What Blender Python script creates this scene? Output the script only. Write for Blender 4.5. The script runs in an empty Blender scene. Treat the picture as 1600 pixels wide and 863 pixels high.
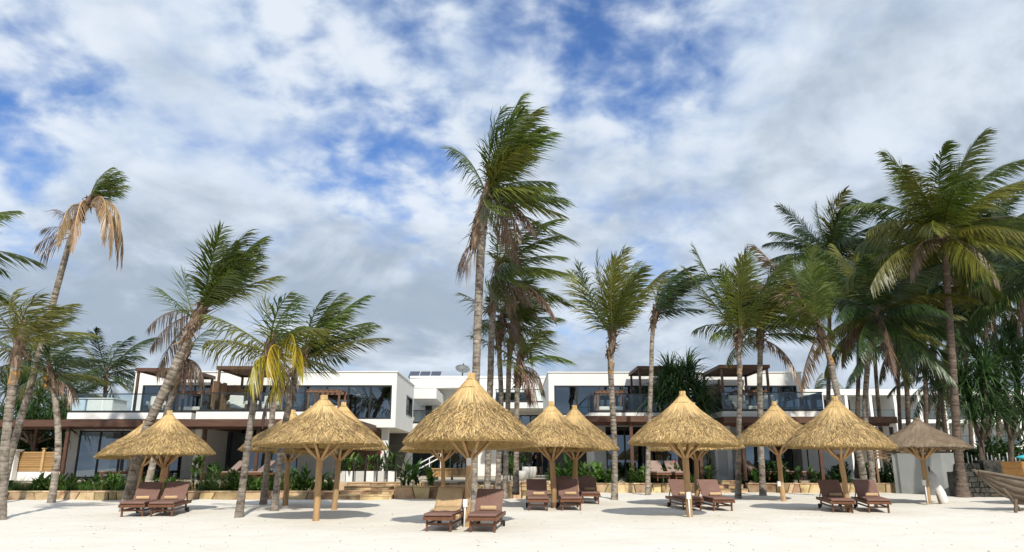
import bpy, bmesh, math, random
from mathutils import Vector, Matrix, noise as mnoise

# ------------------------------------------------------------------ camera, sky, sun, exposure
scene = bpy.context.scene
F, CX, CY, YH, SLOPE, HC = 1155.0, 800.0, 431.5, 730.0, 0.0175, 1.65
PITCH = math.atan((YH - CY) / F)
cam_d = bpy.data.cameras.new('camera')
cam = bpy.data.objects.new('camera', cam_d)
scene.collection.objects.link(cam)
cam_d.sensor_width = 36.0
cam_d.lens = F / 1600.0 * 36.0
cam_d.clip_start, cam_d.clip_end = 0.1, 4000.0
cam.location = (0, 0, HC)
cam.rotation_euler = (math.pi / 2 + PITCH, 0, 0)
scene.camera = cam

SUN_EL = math.radians(41)
SUN_AZ = Vector((0.25, -0.97, 0)).normalized()          # towards the sun
sun_dir = Vector((SUN_AZ.x * math.cos(SUN_EL), SUN_AZ.y * math.cos(SUN_EL), math.sin(SUN_EL)))
sd = bpy.data.lights.new('sun', 'SUN')
sd.energy, sd.angle, sd.color = 4.0, math.radians(1.2), (1.0, 0.94, 0.83)
so = bpy.data.objects.new('sun', sd)
scene.collection.objects.link(so)
so.rotation_euler = (-sun_dir).to_track_quat('-Z', 'Y').to_euler()
so.location = (20, -40, 60)

vs = scene.view_settings
vs.view_transform, vs.look, vs.exposure, vs.gamma, vs.use_curve_mapping = 'Standard', 'None', 0.14, 1.0, False


def sky_world():
    w = bpy.data.worlds.new('World')
    scene.world = w
    w.use_nodes = True
    nt = w.node_tree
    N, L = nt.nodes, nt.links
    bg = N['Background']
    bg.inputs['Strength'].default_value = 0.1
    sky = N.new('ShaderNodeTexSky')
    sky.sky_type = 'NISHITA'
    sky.sun_disc = False
    sky.sun_elevation = SUN_EL
    sky.sun_rotation = math.atan2(SUN_AZ.x, SUN_AZ.y)
    sky.air_density, sky.dust_density, sky.ozone_density = 1.0, 0.4, 3.0
    tc = N.new('ShaderNodeTexCoord')

    def mth(op, a, b=None, c=None, clamp=False):
        n = N.new('ShaderNodeMath')
        n.operation = op
        n.use_clamp = clamp
        for i, x in enumerate((a, b, c)):
            if x is None:
                continue
            if isinstance(x, (int, float)):
                n.inputs[i].default_value = x
            else:
                L.new(x, n.inputs[i])
        return n.outputs[0]

    def ss(x, a, b):
        n = N.new('ShaderNodeMapRange')
        n.interpolation_type = 'SMOOTHSTEP'
        L.new(x, n.inputs[0])
        n.inputs[1].default_value, n.inputs[2].default_value = a, b
        return n.outputs[0]

    nrm = N.new('ShaderNodeVectorMath')
    nrm.operation = 'NORMALIZE'
    L.new(tc.outputs['Generated'], nrm.inputs[0])
    sep = N.new('ShaderNodeSeparateXYZ')
    L.new(nrm.outputs[0], sep.inputs[0])
    z = mth('MAXIMUM', sep.outputs[2], 0.0)
    zc = mth('ADD', z, 0.34)
    u, v = mth('DIVIDE', sep.outputs[0], zc), mth('DIVIDE', sep.outputs[1], zc)
    cb = N.new('ShaderNodeCombineXYZ')
    L.new(u, cb.inputs[0]); L.new(v, cb.inputs[1])
    P = cb.outputs[0]

    def noi(scale, detail, rough, off, dist=0.0, vec=None):
        mp = N.new('ShaderNodeMapping')
        mp.inputs['Location'].default_value = off
        L.new(vec or P, mp.inputs[0])
        n = N.new('ShaderNodeTexNoise')
        n.inputs['Scale'].default_value = scale
        n.inputs['Detail'].default_value = detail
        n.inputs['Roughness'].default_value = rough
        n.inputs['Distortion'].default_value = dist
        L.new(mp.outputs[0], n.inputs['Vector'])
        return n.outputs[0]

    # where the layers open, as in the photograph
    gaps = [(770, 30, 8, .15), (960, 60, 7, .11), (600, 15, 5, .08), (55, 110, 4.5, .20), (10, 240, 3, .12), (655, 262, 5.5, .11), (440, 65, 4, .08), (500, 190, 6, .05),
            (1060, 30, 6, .06), (640, 60, 5, -.10), (790, 115, 5, -.10), (220, 150, 9, -.10), (1300, 130, 12, -.07), (830, 200, 6, -.05)]
    cp, sp = math.cos(PITCH), math.sin(PITCH)
    gap = None
    for gx, gy, rad, amt in gaps:
        a, b = (gx - CX) / F, (CY - gy) / F
        d = Vector((a, cp - sp * b, sp + cp * b)).normalized()
        dt = N.new('ShaderNodeVectorMath')
        dt.operation = 'DOT_PRODUCT'
        L.new(nrm.outputs[0], dt.inputs[0])
        dt.inputs[1].default_value = d
        g = mth('MULTIPLY', ss(dt.outputs['Value'], math.cos(math.radians(rad * 1.5)), 1.0), amt)
        gap = g if gap is None else mth('ADD', gap, g)

    def mixc(fac, a, b, blend='MIX'):
        n = N.new('ShaderNodeMix'); n.data_type = 'RGBA'; n.blend_type = blend
        for i, x in ((0, fac), (6, a), (7, b)):
            if isinstance(x, (int, float)): n.inputs[i].default_value = x
            elif isinstance(x, tuple): n.inputs[i].default_value = (*x, 1)
            else: L.new(x, n.inputs[i])
        return n.outputs[2]

    # high mottled layer: small soft cells over blue
    cell = noi(10.5, 5, 0.52, (0.4, 2.2, 0), 0.2)
    mid = noi(3.4, 5, 0.55, (1.3, 5.2, 0), 0.15)
    c1 = mth('ADD', mth('MULTIPLY', cell, 0.55), mth('MULTIPLY', mid, 0.45))
    m1 = mth('MULTIPLY', ss(mth('SUBTRACT', c1, mth('MULTIPLY', gap, .66)), 0.29, 0.53), 0.93)
    col1 = mixc(ss(c1, 0.42, 0.62), (5.0, 6.1, 7.7), (7.6, 8.2, 8.9))
    # lower soft grey layer
    big = noi(1.7, 5, 0.52, (4.2, 1.1, 0), 0.35)
    fine = noi(6.5, 5, 0.55, (2.7, 8.3, 0), 0.4)
    c2 = mth('ADD', mth('MULTIPLY', big, 0.78), mth('MULTIPLY', fine, 0.22))
    c2 = mth('ADD', c2, mth('MULTIPLY', ss(z, 0.46, 0.10), 0.17))
    m2 = mth('MULTIPLY', ss(mth('SUBTRACT', c2, mth('MULTIPLY', gap, .85)), 0.44, 0.66), 0.94)
    th = noi(2.3, 6, 0.56, (7.7, 0.3, 0), 0.5)
    th = mth('ADD', mth('MULTIPLY', th, 0.8), mth('MULTIPLY', fine, 0.2))
    th = mth('ADD', th, mth('MULTIPLY', ss(z, 0.42, 0.05), 0.075))
    col2 = mixc(ss(th, 0.40, 0.62), (6.9, 7.6, 8.5), (3.6, 4.35, 5.3))
    hs = N.new('ShaderNodeMix'); hs.data_type = 'RGBA'; hs.blend_type = 'MULTIPLY'
    hs.inputs[0].default_value = 1.0
    L.new(sky.outputs[0], hs.inputs[6]); hs.inputs[7].default_value = (0.80, 1.08, 1.48, 1)
    c_ = mixc(m1, hs.outputs[2], col1)
    c_ = mixc(m2, c_, col2)
    L.new(c_, bg.inputs['Color'])


sky_world()

# ------------------------------------------------------------------ helpers
col = scene.collection
_c, _s = math.cos(PITCH), math.sin(PITCH)


def ray(px, py):
    a, b = (px - CX) / F, (CY - py) / F
    return Vector((a, _c - _s * b, _s + _c * b))


def at(px, py, Y):
    """the point at distance Y seen at a pixel of the photograph"""
    d = ray(px, py)
    return Vector((0, 0, HC)) + d * (Y / d.y)


def gnd(px, py):
    """the point of the sloping beach seen at a pixel"""
    d = ray(px, py)
    return Vector((0, 0, HC)) + d * (HC / (SLOPE * d.y - d.z))


def sand_h(x, y):
    yy = max(-40.0, min(y, 40.0))
    h = SLOPE * yy
    if -2 < y < 36:
        h += 0.035 * mnoise.noise((x * 0.45, y * 0.45, 3.1)) + 0.016 * mnoise.noise((x * 1.5, y * 1.5, 9.2))
    return h


def tag(o, label=None, cat=None, group=None, kind=None):
    if label: o['label'] = label
    if cat: o['category'] = cat
    if group: o['group'] = group
    if kind: o['kind'] = kind
    return o


def thing(name, label, cat, loc=(0, 0, 0), group=None, rz=0.0):
    o = bpy.data.objects.new(name, None)
    o.empty_display_size = 0.2
    col.objects.link(o)
    o.location = loc
    o.rotation_euler = (0, 0, rz)
    return tag(o, label, cat, group)


def origin_of(p):
    v = Vector((0, 0, 0))
    while p is not None:
        v += p.location
        p = p.parent
    return v


class MB:
    def __init__(s):
        s.v, s.f, s.c = [], [], None

    def quad(s, a, b, c, d):
        n = len(s.v); s.v += [a, b, c, d]; s.f.append((n, n + 1, n + 2, n + 3)); return s

    def tri(s, a, b, c):
        n = len(s.v); s.v += [a, b, c]; s.f.append((n, n + 1, n + 2)); return s

    def box(s, x0, x1, y0, y1, z0, z1):
        n = len(s.v)
        s.v += [(x0, y0, z0), (x1, y0, z0), (x1, y1, z0), (x0, y1, z0), (x0, y0, z1), (x1, y0, z1), (x1, y1, z1), (x0, y1, z1)]
        s.f += [(n, n + 3, n + 2, n + 1), (n + 4, n + 5, n + 6, n + 7), (n, n + 1, n + 5, n + 4), (n + 1, n + 2, n + 6, n + 5),
                (n + 2, n + 3, n + 7, n + 6), (n + 3, n, n + 4, n + 7)]
        return s

    def bar(s, a, b, w, h, up=(0, 0, 1)):
        a, b = Vector(a), Vector(b)
        d = (b - a).normalized()
        u = Vector(up)
        if abs(d.dot(u)) > 0.98: u = Vector((1, 0, 0))
        sx = d.cross(u).normalized(); u = sx.cross(d).normalized()
        n = len(s.v)
        for p in (a, b):
            for q, r in ((-1, -1), (1, -1), (1, 1), (-1, 1)):
                s.v.append(tuple(p + sx * (q * w / 2) + u * (r * h / 2)))
        s.f += [(n, n + 1, n + 2, n + 3), (n + 7, n + 6, n + 5, n + 4)]
        for k in range(4):
            k2 = (k + 1) % 4
            s.f.append((n + k2, n + k, n + 4 + k, n + 4 + k2))
        return s

    def tube(s, pts, radii, sides=8, cap=True, jit=0.0, rnd=None):
        pts = [Vector(p) for p in pts]
        n0 = len(s.v); m = len(pts)
        ref = Vector((0.31, 0.17, 0.93))
        for i, p in enumerate(pts):
            d = (pts[min(i + 1, m - 1)] - pts[max(i - 1, 0)]).normalized()
            sx = d.cross(ref)
            if sx.length < 1e-3: sx = d.cross(Vector((1, 0, 0)))
            sx.normalize(); sy = d.cross(sx)
            for k in range(sides):
                a = 2 * math.pi * k / sides
                r = radii[i] * (1 + (rnd.uniform(-jit, jit) if rnd else 0))
                s.v.append(tuple(p + sx * (math.cos(a) * r) + sy * (math.sin(a) * r)))
        for i in range(m - 1):
            for k in range(sides):
                k2 = (k + 1) % sides
                a = n0 + i * sides
                s.f.append((a + k, a + k2, a + sides + k2, a + sides + k))
        if cap:
            s.f.append(tuple(n0 + k for k in range(sides))[::-1])
            s.f.append(tuple(n0 + (m - 1) * sides + k for k in range(sides)))
        return s

    def lathe(s, prof, cx=0, cy=0, seg=16, z0=0):
        n0 = len(s.v)
        for r, z in prof:
            for k in range(seg):
                a = 2 * math.pi * k / seg
                s.v.append((cx + r * math.cos(a), cy + r * math.sin(a), z0 + z))
        for i in range(len(prof) - 1):
            for k in range(seg):
                k2 = (k + 1) % seg
                a = n0 + i * seg
                s.f.append((a + k, a + k2, a + seg + k2, a + seg + k))
        return s

    def mesh(s, name, mat, smooth=False, org=None):
        me = bpy.data.meshes.new(name)
        if org is not None and org.length > 0:
            v = [(p[0] - org.x, p[1] - org.y, p[2] - org.z) for p in s.v]
        else:
            v = [tuple(p) for p in s.v]
        me.from_pydata(v, [], s.f)
        if s.c is not None:
            ca = me.color_attributes.new('tint', 'FLOAT_COLOR', 'POINT')
            flat = []
            for q in s.c: flat += (q, q, q, 1.0)
            ca.data.foreach_set('color', flat)
        me.materials.append(M[mat])
        if smooth: me.polygons.foreach_set('use_smooth', [True] * len(me.polygons))
        me.update()
        return me

    def build(s, name, mat, parent=None, smooth=False, local=False, bevel=0.0):
        """one mesh object; coordinates are world ones unless local"""
        org = None if (local or parent is None) else origin_of(parent)
        o = bpy.data.objects.new(name, s.mesh(name, mat, smooth, org))
        col.objects.link(o)
        o.parent = parent
        if bevel:
            b = o.modifiers.new('bevel', 'BEVEL'); b.width = bevel; b.segments = 2; b.limit_method = 'ANGLE'
        return o


def link(name, me, parent, loc=(0, 0, 0), rot=(0, 0, 0), sc=(1, 1, 1)):
    o = bpy.data.objects.new(name, me)
    col.objects.link(o)
    o.parent = parent
    o.location, o.rotation_euler, o.scale = loc, rot, sc
    return o


def copy_tree(o, parent=None):
    c = o.copy()
    col.objects.link(c)
    c.parent = parent
    for ch in list(o.children):
        copy_tree(ch, c)
    return c


def R(d): return math.radians(d)


# ------------------------------------------------------------------ materials
M = {}


def mat(name, c1, c2=None, scale=3.0, rough=0.7, bump=0.0, bscale=None, stretch=(1, 1, 1), rand=0.0, tint=0.0, transl=0.0, spec=0.3,
        metal=0.0, detail=5.0, lo=0.35, hi=0.65, coord='Object', c3=None, s3=1.0, c3lo=0.55, c3hi=0.7, hue=0.0):
    m = bpy.data.materials.new(name)
    m.use_nodes = True
    nt = m.node_tree
    N, L = nt.nodes, nt.links
    b = N['Principled BSDF']
    out = N['Material Output']
    b.inputs['Roughness'].default_value = rough
    b.inputs['Specular IOR Level'].default_value = spec
    b.inputs['Metallic'].default_value = metal
    tc = N.new('ShaderNodeTexCoord')
    mp = N.new('ShaderNodeMapping')
    mp.inputs['Scale'].default_value = stretch
    L.new(tc.outputs[coord], mp.inputs[0])
    oi = N.new('ShaderNodeObjectInfo')

    def noi(sc, det, ro=0.6):
        n = N.new('ShaderNodeTexNoise')
        n.noise_dimensions = '4D'
        n.inputs['Scale'].default_value = sc
        n.inputs['Detail'].default_value = det
        n.inputs['Roughness'].default_value = ro
        L.new(mp.outputs[0], n.inputs['Vector'])
        k = N.new('ShaderNodeMath'); k.operation = 'MULTIPLY'
        L.new(oi.outputs['Random'], k.inputs[0]); k.inputs[1].default_value = 37.0 if coord == 'Object' else 0.0
        L.new(k.outputs[0], n.inputs['W'])
        return n.outputs[0]

    def mr(x, a, bb, t0=0.0, t1=1.0):
        n = N.new('ShaderNodeMapRange')
        n.inputs[1].default_value, n.inputs[2].default_value, n.inputs[3].default_value, n.inputs[4].default_value = a, bb, t0, t1
        L.new(x, n.inputs[0])
        return n.outputs[0]

    def mixc(fac, a, bb, blend='MIX'):
        n = N.new('ShaderNodeMix'); n.data_type = 'RGBA'; n.blend_type = blend
        for i, x in ((0, fac), (6, a), (7, bb)):
            if isinstance(x, (int, float)): n.inputs[i].default_value = x
            elif isinstance(x, tuple): n.inputs[i].default_value = (*x[:3], 1)
            else: L.new(x, n.inputs[i])
        return n.outputs[2]

    c = None
    if c2 is not None:
        c = mixc(mr(noi(scale, detail), lo, hi), c1, c2)
    if c3 is not None:
        c = mixc(mr(noi(s3, 4), c3lo, c3hi), c if c is not None else c1, c3)
    if c is None:
        rgb = N.new('ShaderNodeRGB'); rgb.outputs[0].default_value = (*c1, 1); c = rgb.outputs[0]
    if rand or hue:
        h = N.new('ShaderNodeHueSaturation')
        L.new(mr(oi.outputs['Random'], 0, 1, 1 - rand, 1 + rand), h.inputs['Value'])
        if hue:
            k = N.new('ShaderNodeMath'); k.operation = 'FRACT'
            k2 = N.new('ShaderNodeMath'); k2.operation = 'MULTIPLY'; k2.inputs[1].default_value = 7.31
            L.new(oi.outputs['Random'], k2.inputs[0]); L.new(k2.outputs[0], k.inputs[0])
            L.new(mr(k.outputs[0], 0, 1, 0.5 - hue, 0.5 + hue), h.inputs['Hue'])
        L.new(c, h.inputs['Color'])
        c = h.outputs[0]
    if tint:
        a = N.new('ShaderNodeAttribute'); a.attribute_name = 'tint'
        c = mixc(tint, c, a.outputs['Color'], 'MULTIPLY')
    L.new(c, b.inputs['Base Color'])
    if bump:
        bp = N.new('ShaderNodeBump')
        bp.inputs['Strength'].default_value = bump
        bp.inputs['Distance'].default_value = 0.05
        L.new(noi(bscale or scale * 3, 6, 0.65), bp.inputs['Height'])
        L.new(bp.outputs[0], b.inputs['Normal'])
    if transl:
        t = N.new('ShaderNodeBsdfTranslucent')
        L.new(c, t.inputs[0])
        mx = N.new('ShaderNodeMixShader'); mx.inputs[0].default_value = transl
        L.new(b.outputs[0], mx.inputs[1]); L.new(t.outputs[0], mx.inputs[2]); L.new(mx.outputs[0], out.inputs[0])
    M[name] = m
    return m


def glass(name, tint, gloss, trans=True, rough=0.0):
    m = bpy.data.materials.new(name)
    m.use_nodes = True
    nt = m.node_tree
    N, L = nt.nodes, nt.links
    N.remove(N['Principled BSDF'])
    g = N.new('ShaderNodeBsdfGlossy'); g.inputs['Roughness'].default_value = rough; g.inputs[0].default_value = (0.74, 0.87, 1, 1)
    t = N.new('ShaderNodeBsdfTransparent'); t.inputs[0].default_value = (*tint, 1)
    lw = N.new('ShaderNodeFresnel'); lw.inputs[0].default_value = 1.5
    ad = N.new('ShaderNodeMath'); ad.operation = 'ADD'; ad.use_clamp = True
    L.new(lw.outputs[0], ad.inputs[0]); ad.inputs[1].default_value = gloss
    tc = N.new('ShaderNodeTexCoord'); n = N.new('ShaderNodeTexNoise'); n.inputs['Scale'].default_value = 0.7; n.inputs['Detail'].default_value = 1
    L.new(tc.outputs['Object'], n.inputs[0])
    bp = N.new('ShaderNodeBump'); bp.inputs['Strength'].default_value = 0.05; bp.inputs['Distance'].default_value = 0.05
    L.new(n.outputs[0], bp.inputs['Height']); L.new(bp.outputs[0], g.inputs['Normal'])
    mx = N.new('ShaderNodeMixShader')
    L.new(ad.outputs[0], mx.inputs[0]); L.new(t.outputs[0], mx.inputs[1]); L.new(g.outputs[0], mx.inputs[2])
    L.new(mx.outputs[0], N['Material Output'].inputs[0])
    M[name] = m


mat('sand', (0.69, 0.652, 0.575), (0.75, 0.715, 0.64), 0.9, 0.95, 0.75, 5.0, spec=0.1, coord='Object', c3=(0.59, 0.55, 0.47), s3=5.0, c3lo=0.62, c3hi=0.78)
mat('white_wall', (0.78, 0.78, 0.755), (0.70, 0.70, 0.675), 1.1, 0.85, 0.08, 18, spec=0.2, stretch=(1.4, 1.4, .35), lo=.3, hi=.8)
mat('grey_wall', (0.30, 0.315, 0.305), (0.37, 0.385, 0.375), 0.6, 0.9, 0.15, 10, spec=0.1, c3=(0.25, 0.265, 0.255), s3=0.9)
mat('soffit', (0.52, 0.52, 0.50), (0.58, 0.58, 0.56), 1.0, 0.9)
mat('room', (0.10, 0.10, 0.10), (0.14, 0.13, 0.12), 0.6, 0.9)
mat('curtain', (0.62, 0.61, 0.58), (0.5, 0.5, 0.48), 3.0, 0.9, stretch=(6, 6, 0.2), rand=0.15)
mat('paving', (0.50, 0.44, 0.34), (0.42, 0.36, 0.27), 1.2, 0.85, 0.1)
mat('black_metal', (0.012, 0.012, 0.014), (0.022, 0.022, 0.024), 3.0, 0.4, spec=0.5)
mat('brown_steel', (0.085, 0.042, 0.028), (0.115, 0.06, 0.04), 1.5, 0.55, stretch=(1, 1, 6), rand=0.1)
mat('brown_ceiling', (0.14, 0.075, 0.045), (0.18, 0.10, 0.06), 1.5, 0.7, stretch=(6, 1, 1), rand=0.12)
mat('weathered_plank', (0.17, 0.105, 0.06), (0.25, 0.165, 0.10), 2.5, 0.85, 0.4, 12, stretch=(6, 6, 0.6), rand=0.3)
mat('light_timber', (0.42, 0.27, 0.12), (0.52, 0.35, 0.17), 2.5, 0.7, 0.2, 10, stretch=(1, 1, 6), rand=0.15)
mat('fence_timber', (0.33, 0.19, 0.075), (0.42, 0.26, 0.11), 2.5, 0.7, 0.2, 10, stretch=(0.7, 3, 8), rand=0.2)
mat('pole_wood', (0.37, 0.225, 0.105), (0.50, 0.335, 0.175), 3.0, 0.75, 0.5, 14, stretch=(3, 3, 0.5), rand=0.15, c3=(0.24, 0.13, 0.06), s3=2.5, c3lo=0.62, c3hi=0.72)
mat('pole_foot', (0.10, 0.055, 0.03), (0.16, 0.09, 0.05), 4.0, 0.8, stretch=(3, 3, 0.5))
mat('thatch', (0.40, 0.275, 0.105), (0.25, 0.165, 0.06), 6.0, 0.9, 0.8, 20, stretch=(3, 3, 1.0), rand=0.08)
mat('straw', (0.76, 0.545, 0.26), (0.64, 0.445, 0.20), 2.0, 0.75, tint=1.0, rand=0.07, transl=0.12)
mat('thatch_old', (0.20, 0.15, 0.10), (0.13, 0.095, 0.062), 6.0, 0.95, 0.8, 20)
mat('straw_old', (0.36, 0.275, 0.185), (0.27, 0.205, 0.14), 2.0, 0.85, tint=1.0, transl=0.05)
mat('trunk', (0.20, 0.165, 0.13), (0.36, 0.315, 0.265), 6.0, 0.9, 0.9, 14, stretch=(1, 1, 1.6), rand=0.2, c3=(0.085, 0.065, 0.05), s3=3.6, c3lo=0.52, c3hi=0.66, tint=1.0)
mat('trunk_dark', (0.080, 0.058, 0.043), (0.145, 0.11, 0.085), 5.0, 0.9, 0.7, 14, stretch=(1, 1, 2.2), rand=0.15, tint=1.0)  # darker trunk copy, the shade of the dense grove put into its colour
mat('leaf_base', (0.12, 0.08, 0.055), (0.24, 0.175, 0.125), 4.0, 0.9, 0.4, 14, rand=0.15)
mat('orange_sheath', (0.46, 0.23, 0.04), (0.19, 0.14, 0.10), 5.0, 0.9, 0.6, lo=.42, hi=.54)
for nm, a, b_, tr in (('frond_green', (0.062, 0.098, 0.014), (0.110, 0.145, 0.022), 0.34), ('frond_olive', (0.105, 0.118, 0.017), (0.165, 0.165, 0.027), 0.34),
                      ('frond_dark', (0.026, 0.055, 0.014), (0.048, 0.082, 0.018), 0.22), ('frond_yellow', (0.42, 0.31, 0.02), (0.26, 0.24, 0.03), 0.3),
                      ('frond_tan', (0.34, 0.23, 0.12), (0.22, 0.145, 0.075), 0.1), ('frond_dead', (0.20, 0.135, 0.095), (0.12, 0.08, 0.055), 0.1)):
    mat(nm, a, b_, 1.4, 0.38, rand=0.22, hue=0.012, transl=tr, spec=0.5, tint=1.0, c3=(0.20, 0.15, 0.05) if 'n' == nm[-1] and nm != 'frond_tan' else None, s3=0.8, c3lo=0.66, c3hi=0.78)
mat('rachis', (0.22, 0.19, 0.045), (0.30, 0.24, 0.06), 2.0, 0.6, rand=0.2)
mat('pandanus', (0.030, 0.075, 0.022), (0.055, 0.105, 0.030), 2.0, 0.45, rand=0.2, transl=0.2, spec=0.4, tint=1.0)
mat('leaf', (0.065, 0.145, 0.025), (0.115, 0.195, 0.04), 2.0, 0.5, rand=0.3, hue=0.02, transl=0.25, tint=1.0)
mat('leaf_dark', (0.034, 0.080, 0.020), (0.060, 0.11, 0.026), 2.0, 0.5, rand=0.25, hue=0.015, transl=0.2, tint=1.0)
mat('grass', (0.075, 0.165, 0.03), (0.13, 0.20, 0.045), 2.0, 0.6, transl=0.3, tint=1.0)
mat('soil', (0.06, 0.045, 0.03), (0.10, 0.075, 0.05), 4.0, 0.95, 0.6)
mat('red_flower', (0.5, 0.03, 0.06), (0.4, 0.02, 0.04), 5.0, 0.6, transl=0.2)
mat('stone', (0.36, 0.24, 0.125), (0.52, 0.40, 0.25), 2.6, 0.85, 0.6, 9, rand=0.42, hue=0.022, c3=(0.22, 0.12, 0.06), s3=2.0, c3lo=0.52, c3hi=0.66)
mat('mortar', (0.22, 0.18, 0.12), (0.15, 0.12, 0.08), 4.0, 0.95, 0.4)
mat('dark_stone', (0.018, 0.019, 0.016), (0.075, 0.073, 0.062), 4.0, 0.95, 0.9, 8, rand=0.3)
mat('lounger_wood', (0.120, 0.050, 0.026), (0.175, 0.078, 0.040), 3.0, 0.5, stretch=(4, 0.6, 4), rand=0.15)
mat('cushion', (0.180, 0.102, 0.082), (0.215, 0.127, 0.104), 3.0, 0.85, 0.25, 9, rand=0.06)
mat('cushion_pale', (0.30, 0.215, 0.185), (0.33, 0.24, 0.205), 3.0, 0.85, rand=0.1)
mat('towel', (0.60, 0.43, 0.25), (0.52, 0.36, 0.20), 6.0, 0.95, 0.4, 90, rand=0.08)
mat('rubber', (0.015, 0.015, 0.016), (0.03, 0.03, 0.03), 5, 0.7)
mat('white_plastic', (0.78, 0.78, 0.76), (0.72, 0.72, 0.70), 3.0, 0.4)
mat('pot', (0.50, 0.49, 0.47), (0.58, 0.57, 0.55), 2.0, 0.8, 0.2, rand=0.08)
mat('cable', (0.6, 0.55, 0.45), (0.5, 0.45, 0.38), 5, 0.6)
mat('white_fabric', (0.72, 0.71, 0.68), (0.62, 0.61, 0.58), 3.0, 0.9, 0.3, 20)
mat('boat_wood', (0.12, 0.092, 0.068), (0.20, 0.16, 0.12), 2.0, 0.9, 0.6, 10, stretch=(0.4, 4, 4), rand=0.2, c3=(0.10, 0.07, 0.05), s3=2.0)
mat('orange_wood', (0.46, 0.22, 0.06), (0.55, 0.30, 0.10), 2.0, 0.5, 0.2, 8, stretch=(0.5, 4, 4), rand=0.1)
mat('turquoise', (0.03, 0.42, 0.52), (0.05, 0.48, 0.58), 2.0, 0.3, spec=0.5)
mat('solar', (0.012, 0.018, 0.04), (0.02, 0.028, 0.06), 8.0, 0.15, spec=0.7)
mat('dish', (0.13, 0.14, 0.14), (0.17, 0.18, 0.18), 3.0, 0.5, spec=0.5)
mat('skin', (0.30, 0.17, 0.10), (0.34, 0.20, 0.12), 3.0, 0.6)
mat('black_cloth', (0.012, 0.012, 0.014), (0.02, 0.02, 0.022), 3.0, 0.9)
mat('hair', (0.02, 0.013, 0.009), (0.03, 0.02, 0.012), 3.0, 0.6)
mat('debris', (0.10, 0.07, 0.045), (0.16, 0.115, 0.07), 5.0, 0.9, rand=0.3)
mat('blue_cloth', (0.03, 0.13, 0.50), (0.04, 0.16, 0.55), 3.0, 0.7)
glass('window_glass', (0.13, 0.15, 0.165), 0.17)
glass('rail_glass', (0.74, 0.82, 0.80), 0.04)
# ------------------------------------------------------------------ the setting: beach, beds, terrace
def make_ground():
    xs = [-900, -300, -120, -70, -45] + [-32 + 0.25 * i for i in range(257)] + [45, 70, 120, 300, 900]
    ys = [-600, -150, -40, -12, 0, 5] + [8 + 0.16 * i for i in range(164)] + [36, 40, 60, 150, 500, 1500]
    mb = MB()
    for y in ys:
        for x in xs:
            h = sand_h(x, y)
            if -32 <= x <= 32 and 8 <= y <= 34.3:
                h += 0.013 * mnoise.noise((x * 2.6, y * 2.6, 1.7)) + 0.009 * mnoise.noise((x * 5.5, y * 5.5, 4.4))
            mb.v.append((x, y, h))
    n = len(xs)
    for j in range(len(ys) - 1):
        for i in range(n - 1):
            mb.f.append((j * n + i, j * n + i + 1, (j + 1) * n + i + 1, (j + 1) * n + i))
    o = mb.build('beach_sand', 'sand', smooth=True)
    tag(o, 'pale coral sand beach sloping gently up to the terrace', None, kind='structure')


make_ground()
FLOOR = at(400, 748, 40).z                     # the terrace level of the villas
# ------------------------------------------------------------------ villas
def wx(px, py, Y): return at(px, py, Y).x
def wz(py, Y): return at(800, py, Y).z


def window(parent, x0, x1, z0, z1, Y, n=3, curtain=False, fr=0.07, room=True, seed=0):
    """a glazed opening facing the beach: window > frame bars are the mesh itself, each pane a child"""
    mb = MB()
    y0, y1 = Y + 0.02, Y + 0.12
    mb.box(x0, x1, y0, y1, z0, z0 + fr).box(x0, x1, y0, y1, z1 - fr, z1)
    mb.box(x0, x0 + fr, y0, y1, z0 + fr, z1 - fr).box(x1 - fr, x1, y0, y1, z0 + fr, z1 - fr)
    w = (x1 - x0) / n
    for i in range(1, n):
        mb.box(x0 + i * w - fr * .6, x0 + i * w + fr * .6, y0, y1, z0 + fr, z1 - fr)
    f = mb.build('window', 'black_metal', parent)
    rnd = random.Random(int(x0 * 100) + seed)
    for i in range(n):
        a = x0 + i * w + fr * (1 if i == 0 else .6)
        b = x0 + (i + 1) * w - fr * (1 if i == n - 1 else .6)
        t = rnd.uniform(-0.012, 0.012)
        p = MB().quad((a, Y + .06, z0 + fr), (b, Y + .06 + t, z0 + fr), (b, Y + .06 + t, z1 - fr), (a, Y + .06, z1 - fr))
        p.build('pane', 'window_glass', f)
    if curtain:
        for a, b in ((x0 + .1, x0 + .1 + w * .35), (x1 - .1 - w * .4, x1 - .1)):
            k = int((b - a) / .06) + 2
            c = MB()
            for i in range(k):
                xa = a + (b - a) * i / k; xb = a + (b - a) * (i + 1) / k
                ya = Y + .35 + (.05 if i % 2 else 0); yb = Y + .35 + (.05 if (i + 1) % 2 else 0)
                c.quad((xa, ya, z0 + .05), (xb, yb, z0 + .05), (xb, yb, z1 - .05), (xa, ya, z1 - .05))
            c.build('curtain', 'curtain', f)
    return f


def wall_with_openings(mb, x0, x1, z0, z1, Y, th, ops):
    """wall facing -Y with rectangular openings (x0,x1,z0,z1) that do not overlap in x"""
    ops = sorted(ops)
    cur = x0
    for a, b, c, d in ops:
        if a > cur: mb.box(cur, a, Y, Y + th, z0, z1)
        if c > z0: mb.box(a, b, Y, Y + th, z0, c)
        if d < z1: mb.box(a, b, Y, Y + th, d, z1)
        cur = b
    if cur < x1: mb.box(cur, x1, Y, Y + th, z0, z1)


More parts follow.
